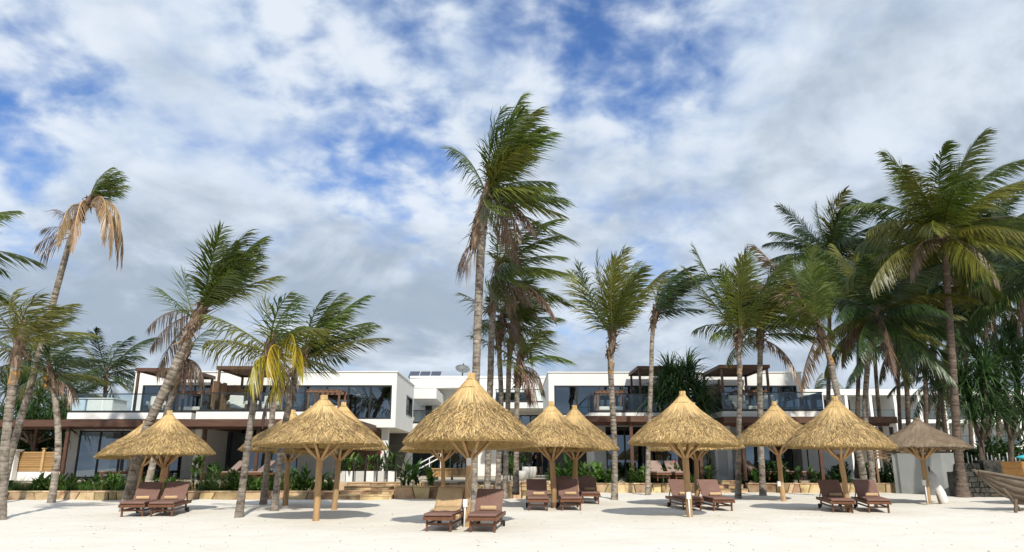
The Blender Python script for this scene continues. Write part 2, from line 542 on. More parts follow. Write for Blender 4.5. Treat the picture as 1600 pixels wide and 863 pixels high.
def railing(parent, pts, z0, h=0.86, pane=1.5):
    """frameless glass balustrade along a polyline: bottom channel, hand rail and single panes"""
    ch = MB(); 
    for a, b in zip(pts[:-1], pts[1:]):
        ch.bar((a[0], a[1], z0 + .05), (b[0], b[1], z0 + .05), .07, .10)
        ch.bar((a[0], a[1], z0 + h), (b[0], b[1], z0 + h), .05, .045)
    r = ch.build('railing', 'black_metal', parent)
    for a, b in zip(pts[:-1], pts[1:]):
        A, B = Vector((a[0], a[1], 0)), Vector((b[0], b[1], 0))
        n = max(1, round((B - A).length / pane))
        for i in range(n):
            p, q = A.lerp(B, (i + .012) / n), A.lerp(B, (i + 1 - .012) / n)
            MB().quad((p.x, p.y, z0 + .1), (q.x, q.y, z0 + .1), (q.x, q.y, z0 + h - .022), (p.x, p.y, z0 + h - .022)).build('glass_pane', 'rail_glass', r)
    return r


def canopy(parent, x0, x1, y0, y1, zt, posts, floor, thick=.30):
    mb = MB()
    mb.box(x0, x1, y0, y0 + .08, zt - thick, zt).box(x0, x0 + .08, y0 + .08, y1, zt - thick, zt).box(x1 - .08, x1, y0 + .08, y1, zt - thick, zt)
    mb.box(x0 + .08, x1 - .08, y0 + .6, y0 + .68, zt - thick - .10, zt - .12)
    c = mb.build('canopy', 'brown_steel', parent)
    n = max(2, int((x1 - x0) / 0.3))
    w = (x1 - x0 - .16) / n
    for i in range(n):
        a = x0 + .08 + i * w
        MB().box(a + .012, a + w - .012, y0 + .082, y1, zt - .10, zt - .04).build('board', 'brown_ceiling', c)
    for i, (px, py) in enumerate(posts):
        MB().box(px - .07, px + .07, py - .07, py + .07, floor, zt - thick + .01).build('post', 'brown_steel', parent)
    return c


def pergola(label, x0, x1, y0, y1, floor, zt):
    t = thing('balcony_pergola', label, 'pergola', ((x0 + x1) / 2, (y0 + y1) / 2, floor), 'brown pergolas on the villa balconies')
    mb = MB()
    mb.box(x0, x1, y0, y0 + .07, zt - .16, zt).box(x0, x1, y1 - .07, y1, zt - .16, zt)
    mb.box(x0, x0 + .07, y0 + .07, y1 - .07, zt - .16, zt).box(x1 - .07, x1, y0 + .07, y1 - .07, zt - .16, zt)
    c = mb.build('roof_frame', 'brown_steel', t)
    n = int((x1 - x0 - .14) / .22)
    w = (x1 - x0 - .14) / n
    for i in range(n):
        a = x0 + .07 + i * w
        MB().box(a + .008, a + w - .008, y0 + .072, y1 - .072, zt - .07, zt - .02).build('roof_board', 'brown_ceiling', c)
    for a in (x0 + .12, x1 - .12):
        for b in (y0 + .12, y1 - .12):
            MB().box(a - .05, a + .05, b - .05, b + .05, floor, zt - .16).build('post', 'brown_steel', t)
    return t


def plank_screen(label, a, b, z0, h0, h1, seed, th=.05):
    """weathered planks side by side along the line a-b, tops falling away unevenly"""
    rnd = random.Random(seed)
    A, B = Vector((a[0], a[1], z0)), Vector((b[0], b[1], z0))
    t = thing('plank_screen', label, 'screen', (A + B) / 2)
    d = (B - A).normalized(); nrm = Vector((-d.y, d.x, 0))
    n = max(4, int((B - A).length / .27))
    w = (B - A).length / n
    for i in range(n):
        p = A + d * (w * (i + .5)) + nrm * rnd.uniform(-.02, .02)
        h = h0 + (h1 - h0) * i / n + rnd.uniform(-.08, .08)
        MB().bar(p, p + Vector((rnd.uniform(-.02, .02), 0, h)), w - .016, th, nrm).build('plank', 'weathered_plank', t)
    return t


def daybed(label, x, y, z, w=1.9, d=1.5, h=1.05):
    t = thing('canopy_daybed', label, 'daybed', (x, y, z), 'timber framed daybeds on the balconies')
    for sx in (-1, 1):
        for sy in (-1, 1):
            MB().box(x + sx * (w / 2) - .05, x + sx * (w / 2) + .05, y + sy * d / 2 - .05, y + sy * d / 2 + .05, z, z + h).build('post', 'brown_ceiling', t)
    fr = MB()
    for sy in (-1, 1): fr.box(x - w / 2 - .1, x + w / 2 + .1, y + sy * d / 2 - .05, y + sy * d / 2 + .05, z + h + .002, z + h + .12)
    for i in range(7): fr.box(x - w / 2 + i * w / 6 - .04, x - w / 2 + i * w / 6 + .04, y - d / 2 - .1, y + d / 2 + .1, z + h + .122, z + h + .16)
    fr.build('top_frame', 'brown_ceiling', t)
    MB().box(x - w / 2 + .06, x + w / 2 - .06, y - d / 2 + .06, y + d / 2 - .06, z + .28, z + .46).build('mattress', 'white_fabric', t, bevel=.04)
    MB().box(x - w / 2 + .055, x + w / 2 - .055, y - d / 2 + .055, y + d / 2 - .055, z + .16, z + .275).build('bed_frame', 'brown_ceiling', t)
    return t


def armchair(label, x, y, z, rz=0.0, m='white_fabric'):
    t = thing('armchair', label, 'chair', (x, y, z), 'pale armchairs on the balconies', rz)
    MB().box(-.32, .32, -.30, .28, .22, .42).build('seat_cushion', m, t, local=True, bevel=.05)
    MB().box(-.32, .32, .16, .30, .43, .85).build('backrest', m, t, local=True, bevel=.05)
    for s in (-1, 1):
        MB().box(s * .39 - .04, s * .39 + .04, -.30, .30, .40, .58).build('arm', m, t, local=True, bevel=.03)
        for q in (-.26, .24): MB().box(s * .37 - .02, s * .37 + .02, q - .02, q + .02, 0, .40).build('leg', 'brown_ceiling', t, local=True)
    return t


FL = FLOOR
BAL = wz(645, 34.5)            # balcony floor level
ROOF = wz(582, 38.5)
WT = wz(602, 38.5)             # head of the upper windows

# terrace slabs
tag(MB().box(-60, -4.6, 31.2, 130, -.6, FL).build('terrace_paving', 'paving'), 'pale stone terrace in front of the left villa', kind='structure')
tag(MB().box(-4.598, 3.6, 33.2, 130, -.6, FL - .003).build('courtyard_paving', 'paving'), 'pale stone courtyard between the two villas', kind='structure')
tag(MB().box(3.602, 60, 36.2, 130, -.6, FL - .006).build('right_terrace_paving', 'paving'), 'pale stone terrace in front of the right villa', kind='structure')


def left_villa():
    t = thing('left_villa', 'white two storey villa with long upper window band, left of the satellite dish', 'villa', (-13, 40, FL), 'white beach villas')
    Yu, Yg = 38.5, 40.0
    x0, x1 = wx(210, 600, Yu), wx(620, 600, Yu)
    xs = wx(487, 650, Yu)                        # where the overhanging glass room begins
    zb = wz(668, Yu)
    gl = wx(221, 620, Yu)
    # upper storey front with openings
    ups = [(gl, wx(330, 620, Yu), BAL + .06, WT), (wx(336, 620, Yu), wx(392, 620, Yu), BAL + .06, WT),
           (wx(402, 620, Yu), wx(438, 620, Yu), BAL + .06, WT), (wx(442, 620, Yu), wx(612, 620, Yu), wz(655, Yu), WT)]
    mb = MB()
    wall_with_openings(mb, x0, xs, BAL - .3, ROOF, Yu, .25, [u for u in ups[:3]] + [(ups[3][0], xs, BAL + .06, WT)])
    wall_with_openings(mb, xs, x1, zb, ROOF, Yu, .25, [(xs, ups[3][1], ups[3][2], WT)])
    mb.build('upper_wall', 'white_wall', t)
    for i, u in enumerate(ups):
        window(t, *u, Yu, n=(4, 2, 1, 5)[i], curtain=i in (0, 1), seed=i)
    # side wall of the overhanging room, with its slit window
    Yb = 45.3
    wy0 = Yu * (800 - 620) / (800 - 636.0); wy1 = Yu * 180 / (800 - 645.0)
    sz0, sz1 = wz(645, 41), wz(614, 41)
    sm = MB()
    sm.box(x1 - .25, x1, Yu + .25, wy0, zb, ROOF).box(x1 - .25, x1, wy1, Yb, zb, ROOF).box(x1 - .25, x1, wy0, wy1, zb, sz0).box(x1 - .25, x1, wy0, wy1, sz1, ROOF)
    sm.build('side_wall', 'white_wall', t)
    sw = MB()
    sw.box(x1 - .16, x1 + .03, wy0, wy0 + .08, sz0, sz1).box(x1 - .16, x1 + .03, wy1 - .08, wy1, sz0, sz1)
    sw.box(x1 - .16, x1 + .03, wy0 + .08, wy1 - .08, sz0, sz0 + .08).box(x1 - .16, x1 + .03, wy0 + .08, wy1 - .08, sz1 - .08, sz1)
    swo = sw.build('window', 'black_metal', t)
    MB().quad((x1 - .08, wy0 + .08, sz0 + .08), (x1 - .08, wy1 - .08, sz0 + .08), (x1 - .08, wy1 - .08, sz1 - .08), (x1 - .08, wy0 + .08, sz1 - .08)).build('pane', 'window_glass', swo)
    MB().box(x0, x0 + .25, Yu + .25, Yb, FL, ROOF).build('side_wall', 'white_wall', t)
    MB().box(x0 - .04, x1 + .04, Yu - .05, Yb + .2, ROOF + .002, ROOF + .06).build('roof', 'white_wall', t)
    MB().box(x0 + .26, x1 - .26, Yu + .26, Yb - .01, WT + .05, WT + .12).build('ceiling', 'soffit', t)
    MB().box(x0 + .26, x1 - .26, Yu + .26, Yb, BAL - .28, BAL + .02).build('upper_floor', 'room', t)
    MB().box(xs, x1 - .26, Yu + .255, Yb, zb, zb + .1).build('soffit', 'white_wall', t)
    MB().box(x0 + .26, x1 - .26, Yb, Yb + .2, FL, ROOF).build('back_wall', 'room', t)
    # ground floor
    gx0, gx1 = wx(106, 700, Yg), wx(521, 700, Yg)
    gz = BAL - .301
    o1 = (wx(121, 700, Yg), wx(286, 700, Yg), FL + .02, wz(673, Yg))
    o2 = (wx(333, 700, Yg), wx(466, 700, Yg), FL + .02, wz(671, Yg))
    gm = MB(); wall_with_openings(gm, gx0, gx1, FL, gz, Yg, .25, [o1, o2]); gm.build('ground_wall', 'white_wall', t)
    window(t, *o1, Yg, n=5); window(t, *o2, Yg, n=5)
    MB().box(wx(304, 690, 36.6), wx(304, 690, 36.6) + .3, 36.6, Yg - .002, FL, gz - .3).build('fin_wall', 'white_wall', t)
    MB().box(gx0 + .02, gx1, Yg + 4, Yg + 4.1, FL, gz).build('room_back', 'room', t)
    MB().box(gx0, gx0 + .2, Yg + .25, Yg + 4.4, FL, gz).build('side_wall', 'white_wall', t)
    MB().box(gx1 - .2, gx1, Yg + .25, Yg + 4.4, FL, gz).build('side_wall', 'white_wall', t)
    MB().box(gx1 + .01, x1 - .9, Yg + 1.2, Yg + 1.3, FL, zb - .01).build('timber_wall', 'weathered_plank', t)
    MB().box(x1 - .8, x1 - .45, 39.2, 39.55, FL, zb).build('column', 'white_wall', t)
    # balconies
    bA0, bA1 = wx(105, 650, 34.5), wx(299, 650, 34.5)
    MB().box(bA0, bA1, 34.5, Yu, BAL - .29, BAL).build('balcony_slab', 'white_wall', t)
    bB0, bB1 = wx(306, 650, 34.2), wx(494, 650, 34.2)
    MB().box(bB0, bB1, 34.2, Yu - .002, BAL - .31, BAL + .02).build('balcony_slab', 'white_wall', t)
    MB().box(bA1 + .01, bB0 - .01, 36.0, Yu, BAL - .29, BAL - .01).build('balcony_slab', 'white_wall', t)
    railing(t, [(bA0 + .1, Yu), (bA0 + .1, 34.6), (bA1 - .08, 34.6), (bA1 - .08, 36.2)], BAL)
    railing(t, [(bB0 + .08, 36.2), (bB0 + .08, 34.3), (bB1 - .06, 34.3), (bB1 - .06, Yu - .05)], BAL + .02)
    ct = wz(655, 33.5)
    xa, xm, xe = wx(-60, 660, 33.8), wx(299, 660, 33.8), wx(557, 660, 33.5)
    canopy(t, xa, xm, 33.8, Yg - .05, ct - .01, [(wx(103, 700, 34.1), 34.1), (wx(52, 710, 36), 36.0), (wx(265, 700, 34.1), 34.1)], FL)
    canopy(t, xm + .02, xe, 33.5, Yg - .04, ct - .02, [(wx(402, 700, 33.9), 33.9), (wx(318, 700, 34.5), 34.5), (xe - .4, 39.0)], FL)
    return t


left_villa()
pz = at(250, 575, 34.8).z
pergola('brown flat pergola at the far left end of the left villa balcony', wx(211, 580, 34.8), wx(293, 580, 34.8), 34.8, 38.2, BAL + .002, pz)
pergola('brown flat pergola over the plank screen on the left villa balcony', wx(338, 575, 34.6), wx(414, 575, 34.6), 34.6, 37.9, BAL + .022, at(370, 572, 34.6).z)
plank_screen('dark weathered plank screen on the left villa balcony', (wx(331, 620, 35.0), 35.0), (wx(394, 620, 38.2), 38.2), BAL + .022, at(333, 597, 35).z - BAL, 1.35, 5)
daybed('timber framed daybed behind glass under the leftmost pergola', wx(302, 620, 36.8), 37.4, BAL + .002, 1.5, 1.3, 1.06)
daybed('timber framed daybed at the right end of the left villa balcony', wx(505, 620, 36.4), 37.2, BAL + .022, 1.5, 1.3, 1.1)
armchair('pale armchair beside the leaning palm on the left balcony', wx(244, 640, 35.5), 35.5, BAL + .002, .3)
armchair('pale armchair behind the yellow palm on the left balcony', wx(418, 640, 35.4), 35.4, BAL + .022, -.2)
armchair('white armchair in front of the plank screen', wx(372, 640, 35.4), 35.2, BAL + .022, .5)
bx_ = wx(166, 632, 36.3)
ob = thing('white_box_unit', 'large square white box unit behind glass at the left end of the balcony', 'box', (bx_, 36.4, BAL))
MB().box(bx_ - .62, bx_ + .62, 35.7, 37.1, BAL + .002, BAL + .72).build('box_body', 'white_plastic', ob, bevel=.06)
MB().box(bx_ - .67, bx_ + .67, 35.65, 37.15, BAL + .722, BAL + .78).build('lid', 'white_fabric', ob, bevel=.02)


def right_villa():
    t = thing('right_villa', 'white two storey villa with stepped glass balconies, right of the tall palms', 'villa', (8, 40, FL), 'white beach villas')
    Yu, Yg, Yb = 38.5, 40.0, 45.5
    x0, x1 = wx(857, 600, Yu), wx(1253, 600, Yu)
    zb = wz(660, Yu)
    ups = [(wx(866, 620, Yu), wx(1078, 620, Yu), wz(649, Yu), WT - .02), (wx(1086, 620, Yu), wx(1160, 620, Yu), BAL + .05, WT - .02),
           (wx(1164, 620, Yu), wx(1246, 620, Yu), BAL + .05, WT - .02)]
    mb = MB(); wall_with_openings(mb, x0, x1, zb, ROOF - .03, Yu, .25, ups); mb.build('upper_wall', 'white_wall', t)
    for i, u in enumerate(ups): window(t, *u, Yu, n=(6, 2, 3)[i], curtain=i > 0, seed=i)
    MB().box(x0, x0 + .25, Yu + .25, Yb, zb, ROOF - .03).build('side_wall', 'white_wall', t)
    MB().box(x1 - .25, x1, Yu + .25, Yb, FL, ROOF - .03).build('side_wall', 'white_wall', t)
    MB().box(x0 - .04, x1 + .04, Yu - .05, Yb + .2, ROOF - .028, ROOF + .03).build('roof', 'white_wall', t)
    MB().box(x0 + .26, x1 - .26, Yu + .26, Yb - .01, WT + .05, WT + .12).build('ceiling', 'soffit', t)
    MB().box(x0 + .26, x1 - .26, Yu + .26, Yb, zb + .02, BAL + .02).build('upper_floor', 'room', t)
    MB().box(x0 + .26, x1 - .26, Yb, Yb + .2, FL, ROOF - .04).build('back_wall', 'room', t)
    gx0, gx1 = wx(928, 700, Yg), wx(1330, 700, Yg)
    gz = zb - .002
    o1 = (wx(947, 700, Yg), wx(1096, 700, Yg), FL + .02, wz(667, Yg))
    o2 = (wx(1163, 700, Yg), wx(1262, 700, Yg), FL + .02, wz(667, Yg))
    gm = MB(); wall_with_openings(gm, gx0, gx1, FL, gz, Yg, .25, [o1, o2]); gm.build('ground_wall', 'white_wall', t)
    window(t, *o1, Yg, n=5, curtain=True); window(t, *o2, Yg, n=4)
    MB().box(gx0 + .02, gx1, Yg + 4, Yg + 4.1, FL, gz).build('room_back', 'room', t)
    MB().box(gx0, gx0 + .2, Yg + .25, Yg + 4, FL, gz).build('side_wall', 'white_wall', t)
    # fin wall with a recessed panel between the two units
    f0, f1 = wx(1117, 700, 36.4), wx(1143, 700, 36.4)
    fm = MB(); fm.box(f0, f0 + .12, 36.4, 36.6, FL, gz).box(f1 - .22, f1, 36.4, 36.6, FL, gz).box(f0 + .12, f1 - .22, 36.4, 36.6, FL, FL + .15).box(f0 + .12, f1 - .22, 36.4, 36.6, FL + 1.35, gz)
    fm.box(f1 - .22, f1, 36.602, Yg - .002, FL, gz)
    fm.build('fin_wall', 'white_wall', t)
    MB().box(f0 + .122, f1 - .222, 36.5, 36.58, FL + .152, FL + 1.348).build('wall_panel', 'soffit', t)
    # balconies
    a0, a1 = wx(921, 648, 34.5), wx(1098, 648, 34.5)
    MB().box(a0, a1, 34.5, Yu - .002, BAL - .24, BAL).build('balcony_slab', 'white_wall', t)
    b0, b1 = wx(1128, 644, 34.0), wx(1291, 644, 34.0)
    MB().box(b0, b1, 34.0, Yu - .002, BAL - .24, BAL + .03).build('balcony_slab', 'white_wall', t)
    railing(t, [(a0 + .08, Yu - .05), (a0 + .08, 34.6), (a1 - .08, 34.6), (a1 - .08, Yu - .05)], BAL)
    railing(t, [(b0 + .06, Yu - .05), (b0 + .06, 34.1), (b1 - .06, 34.1), (b1 - .06, Yu + 1.5)], BAL + .03)
    ct = wz(650, 33.8)
    ca0, ca1 = wx(915, 655, 33.8), wx(1104, 655, 33.8)
    canopy(t, ca0, ca1, 33.8, Yg - .05, ct, [(wx(987, 700, 34.1), 34.1), (wx(1094, 700, 34.1), 34.1)], FL - .003, .26)
    cb0, cb1 = wx(1131, 655, 33.4), wx(1402, 655, 33.4)
    canopy(t, cb0, cb1, 33.4, Yg - .05, BAL - .25, [(wx(1161, 700, 33.9), 33.9), (wx(1281, 700, 33.9), 33.9), (wx(1396, 700, 37), 37)], FL - .003, .28)
    return t


right_villa()
pergola('brown pergola beside the spiky pandanus on the right villa balcony', wx(996, 578, 35.4), wx(1062, 578, 35.4), 35.4, 38.2, BAL + .002, at(1010, 572, 35.4).z)
pergola('brown pergola right of the pandanus on the right villa balcony', wx(1124, 572, 34.7), wx(1203, 572, 34.7), 34.7, 38.2, BAL + .032, at(1150, 570, 34.7).z)
plank_screen('dark plank screen beside the pandanus on the right villa balcony', (wx(1126, 612, 35.2), 35.2), (wx(1098, 612, 38.0), 38.0), BAL + .032, at(1123, 596, 35.2).z - BAL, 1.2, 8)
daybed('timber framed daybed at the left end of the right villa balcony', wx(955, 620, 36.6), 37.3, BAL + .002, 1.3, 1.2, 1.1)
daybed('timber framed daybed under the right pergola of the right villa', wx(1176, 620, 36.6), 37.3, BAL + .032, 1.3, 1.2, 1.08)
armchair('white armchair behind glass under the right pergola', wx(1151, 635, 35.3), 35.2, BAL + .032, .2)
armchair('white armchair behind glass right of the right pergola palm', wx(1199, 635, 35.3), 35.2, BAL + .032, -.3)
armchair('white armchair at the foot of the pandanus crown on the balcony', wx(1040, 635, 35.5), 35.3, BAL + .002, .1)


def centre_building():
    Y = 52.0
    t = thing('rear_hotel_block', 'white rear hotel block between the villas below the satellite dish', 'building', (2, Y, FL))
    x0, x1 = wx(640, 610, Y), wx(905, 610, Y)
    zt = wz(591, Y); slab = wz(628, Y)
    o = [(wx(672, 620, Y), wx(689, 620, Y), wz(625.5, Y), wz(612.5, Y)), (wx(775, 620, Y), wx(825, 620, Y), slab + .05, wz(613, Y))]
    mb = MB(); wall_with_openings(mb, x0, x1, slab - .55, zt, Y, .3, o); mb.build('upper_wall', 'white_wall', t)
    window(t, *o[0], Y, n=1); window(t, *o[1], Y, n=3)
    MB().box(x0, x1, Y - .05, Y + 9, zt + .002, zt + .15).build('roof', 'white_wall', t)
    MB().box(x0, x0 + .3, Y + .3, Y + 9, FL, zt).build('side_wall', 'white_wall', t)
    MB().box(x1 - .3, x1, Y + .3, Y + 9, FL, zt).build('side_wall', 'white_wall', t)
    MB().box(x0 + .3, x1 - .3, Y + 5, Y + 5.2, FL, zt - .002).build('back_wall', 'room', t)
    # roof overhang at left
    MB().box(wx(645, 600, 50.3), wx(733, 600, 50.3), 50.3, Y - .06, wz(606, 50.3), wz(594, 50.3)).build('roof_overhang', 'white_wall', t)
    # upper balcony at right
    b0, b1 = wx(772, 632, 48.5), wx(905, 632, 48.5)
    MB().box(b0, b1, 48.5, Y - .002, wz(638, 48.5), wz(629, 48.5)).build('balcony_slab', 'white_wall', t)
    railing(t, [(b0 + .1, Y), (b0 + .1, 48.6), (b1, 48.6)], wz(629, 48.5), .85, 1.7)
    # ground floor
    g = [(wx(640, 690, Y), wx(735, 690, Y), FL + .02, FL + 2.5), (wx(776, 690, Y), wx(900, 690, Y), FL + .02, wz(648, Y))]
    gm = MB(); wall_with_openings(gm, x0, x1, FL, slab - .552, Y + .4, .3, g); gm.build('ground_wall', 'white_wall', t)
    window(t, *g[0], Y + .4, n=6); window(t, *g[1], Y + .4, n=7, curtain=True)
    # projecting balcony block beside the left villa
    c0, c1 = wx(640, 615, 46.5), wx(682, 615, 46.5)
    zt2, zb2 = wz(607, 46.5), wz(623, 46.5)
    MB().box(c0, c1, 46.5, Y - .07, zb2, zt2).build('porch_roof', 'white_wall', t)
    zf = wz(662, 46.5)
    MB().box(c0, c1, 46.5, Y - .07, zf - .35, zf).build('porch_floor', 'white_wall', t)
    railing(t, [(c0 + .1, 46.6), (c1 - .1, 46.6), (c1 - .1, Y - .1)], zf, .8, 1.2)
    pd = MB().box(wx(664, 640, 51.7), wx(674, 640, 51.7), Y - .06, Y - .003, zf, zf + 2.0)
    pd.build('door', 'black_metal', t)
    # things on the roof
    for i in range(3):
        a, b = wx(639 + i * 17, 591, 54), wx(654 + i * 17, 591, 54)
        s = thing('solar_panel', ('leftmost', 'middle', 'rightmost')[i] + ' of three dark solar panels on the rear roof', 'solar panel', ((a + b) / 2, 54, zt + .15), 'solar panels on the rear roof')
        MB().quad((a, 53.5, zt + .25), (b, 53.5, zt + .25), (b, 54.7, zt + .8), (a, 54.7, zt + .8)).quad((a, 53.52, zt + .2), (a, 54.72, zt + .75), (b, 54.72, zt + .75), (b, 53.52, zt + .2)).build('panel', 'solar', s)
        fm = MB(); fm.bar((a, 53.5, zt + .225), (b, 53.5, zt + .225), .06, .06).bar((a, 54.7, zt + .775), (b, 54.7, zt + .775), .06, .06)
        fm.bar((a + .1, 54.6, zt + .15), (a + .1, 54.6, zt + .76), .05, .05).bar((b - .1, 54.6, zt + .15), (b - .1, 54.6, zt + .76), .05, .05)
        fm.bar((a + .1, 53.6, zt + .15), (a + .1, 53.6, zt + .27), .05, .05).bar((b - .1, 53.6, zt + .15), (b - .1, 53.6, zt + .27), .05, .05)
        fm.build('panel_frame', 'dish', s)
    MB
    p = at(720, 579, 51)
    base = Vector((p.x, 51, zt + .15))
    d = thing('satellite_dish', 'large grey satellite dish on the rear white roof', 'satellite dish', (p.x, 52.6, zt + .15))
    c = Vector((p.x, 52.6, at(720, 579, 52.6).z))
    MB().tube([(c.x, 52.75, zt + .15), (c.x, 52.75, c.z - .05)], [.06, .05], 8).build('mast', 'dish', d)
    rd = .52
    axis = Vector((.18, -.62, .76)).normalized()
    ux = axis.cross(Vector((0, 0, 1))).normalized(); uy = ux.cross(axis)
    dm = MB(); seg = 24
    for ring in range(5):
        rr = rd * ring / 4 if ring else .001
        for k in range(seg):
            a = 2 * math.pi * k / seg
            q = c + ux * (rr * math.cos(a)) + uy * (rr * math.sin(a)) + axis * (.16 * (rr / rd) ** 2)
            dm.v.append(tuple(q))
    for ring in range(4):
        for k in range(seg):
            k2 = (k + 1) % seg
            dm.f.append((ring * seg + k, ring * seg + k2, (ring + 1) * seg + k2, (ring + 1) * seg + k))
    do = dm.build('reflector', 'dish', d, smooth=True)
    sol = do.modifiers.new('thick', 'SOLIDIFY'); sol.thickness = .02
    hm = MB(); hp = c + axis * .5
    for k in range(3):
        a = 2.1 * k + .4
        hm.tube([c + ux * (rd * math.cos(a)) + uy * (rd * math.sin(a)) + axis * .16, hp], [.012, .012], 5)
    hm.tube([hp - axis * .03, hp + axis * .1], [.05, .05], 8)
    hm.build('feed_horn', 'dish', d)
    MB().box(wx(700, 592, 53.5), wx(713, 592, 53.5), 53.3, 54.2, zt + .152, wz(588, 53.5)).build('water_tank', 'pot', None, bevel=.05)
    tag(bpy.data.objects['water_tank'], 'low grey tank left of the satellite dish on the rear roof', 'tank')


centre_building()


def right_wing():
    Y = 75.0
    t = thing('hotel_wing', 'long white three storey hotel wing behind the right hand palms', 'building', (45, Y, FL))
    x0, x1 = wx(1245, 640, Y), wx(1700, 640, Y)
    lv = [FL, wz(697, Y), wz(656, Y), wz(609, Y)]
    n = 12
    w = (x1 - x0) / n
    MB().box(x0, x1, Y - .5, Y + 9, wz(618, Y), lv[3]).build('parapet', 'white_wall', t)
    for k in (1, 2):
        MB().box(x0, x1, Y - .4, Y + 9, lv[k] - .35, lv[k]).build('floor_slab', 'white_wall', t)
        railing(t, [(x0, Y - .3), (x1, Y - .3)], lv[k], .95, 3.2)
    MB().box(x0 - .3, x0, Y - .5, Y + 9, FL, lv[3]).build('end_wall', 'white_wall', t)
    for k in range(3):
        zt = lv[k + 1] - .36 if k < 2 else wz(618, Y) - .01
        MB().box(x0, x1, Y + 2.4, Y + 2.6, lv[k], zt).build('back_wall', 'white_wall', t)
        for i in range(n):
            a = x0 + i * w
            if i: MB().box(a - .14, a + .14, Y - .45, Y + 2.39, lv[k] + .003, zt).build('partition', 'white_wall', t)
            window(t, a + .6, a + w * .62, lv[k] + .05, zt - .25, Y + 2.2, n=3, seed=i * 3 + k)
            MB().box(a + .6, a + w * .62, Y + 2.34, Y + 2.395, lv[k] + .05, zt - .25).build('dark_room_sheet', 'room', t)  # dark sheet added behind the glass, standing in for the unlit room
    return t


right_wing()


# ------------------------------------------------------------------ stone walls and steps
def stone_wall(label, x0, x1, y, z0, z1, seed, th=.35, wmin=.5, wmax=1.15, courses=1, name='stone_wall', m='stone', cap=False):
    """retaining wall: mortar core and single stones, each slightly proud of the joints"""
    rnd = random.Random(seed)
    t = thing(name, label, 'wall', ((x0 + x1) / 2, y, z0))
    MB().box(x0 + .02, x1 - .02, y + .03, y + th, z0 - .3, z1 - .015).build('mortar', 'mortar' if m == 'stone' else m, t)
    ch = (z1 - z0 + .06) / courses
    for k in range(courses):
        za, zb = z0 - .06 + k * ch, z0 - .06 + (k + 1) * ch
        x = x0
        tilt = rnd.uniform(-.12, .12)
        while x < x1 - .05:
            w = rnd.uniform(wmin, wmax)
            if x + w > x1 - wmin * .6: w = x1 - x
            nt = rnd.uniform(-.16, .16) * min(1, ch / .3)
            if x + w >= x1 - .01: nt = 0
            pr = rnd.uniform(0.0, .045)
            g = .012
            a, b, c, d = (x + tilt * .5 + g, za + g), (x + w + nt * .5 - g, za + g), (x + w - nt * .5 - g, zb - g * .5), (x - tilt * .5 + g, zb - g * .5)
            pts = [a, b, c, d]
            # sometimes split the block diagonally into two irregular stones
            polys = [pts]
            if w > .75 * wmin + .3 * wmax and rnd.random() < .5 and courses == 1:
                s1, s2 = rnd.uniform(.3, .7), rnd.uniform(.3, .7)
                lo = (a[0] + (b[0] - a[0]) * s1, a[1]); hi = (d[0] + (c[0] - d[0]) * s2, d[1])
                polys = [[a, (lo[0] - g, lo[1]), (hi[0] - g, hi[1]), d], [(lo[0] + g, lo[1]), b, c, (hi[0] + g, hi[1])]]
            for pl in polys:
                mb = MB()
                cx = sum(p[0] for p in pl) / len(pl); cz = sum(p[1] for p in pl) / len(pl)
                q = pr + rnd.uniform(0, .03)
                fr = [(p[0] + (cx - p[0]) * .06, y - q - rnd.uniform(0, .015), p[1] + (cz - p[1]) * .08) for p in pl]
                md = [(p[0], y - q + .03, p[1]) for p in pl]
                bk = [(p[0], y + .12, p[1]) for p in pl]
                mb.v = fr + md + bk
                k4 = len(pl)
                mb.f = [tuple(range(k4))]
                for r in (0, k4):
                    for i in range(k4):
                        j = (i + 1) % k4
                        mb.f.append((r + i, r + k4 + i, r + k4 + j, r + j))
                mb.build('stone', m, t)
            x += w
            tilt = nt
    if cap:
        x = x0
        while x < x1 - .05:
            w = rnd.uniform(.7, 1.2)
            if x + w > x1 - .4: w = x1 - x
            MB().box(x + .006, x + w - .006, y - .06, y + th, z1 - .012, z1 + .04).build('capstone', m, t, bevel=.01)
            x += w
    return t


def stone_steps(label, x0, x1, y0, z0, n, rise, run, seed):
    rnd = random.Random(seed)
    t = thing('stone_steps', label, 'steps', ((x0 + x1) / 2, y0, z0))
    for i in range(n):
        st = MB().box(x0, x1, y0 + i * run + .02, y0 + n * run + .5, z0 + i * rise - (.25 if i == 0 else -.001), z0 + (i + 1) * rise - .03).build('step', 'mortar', t)
        x = x0
        while x < x1 - .05:
            w = rnd.uniform(.6, 1.1)
            if x + w > x1 - .35: w = x1 - x
            MB().box(x + .006, x + w - .006, y0 + i * run - .03, y0 + (i + 1) * run + .01, z0 + (i + 1) * rise - .028, z0 + (i + 1) * rise + .012).build('tread_stone', 'stone', st)
            MB().box(x + .008, x + w - .008, y0 + i * run - rnd.uniform(0, .012), y0 + i * run + .03, z0 + i * rise - (.1 if i == 0 else -.014), z0 + (i + 1) * rise - .032).build('riser_stone', 'stone', st)
            x += w
    return t


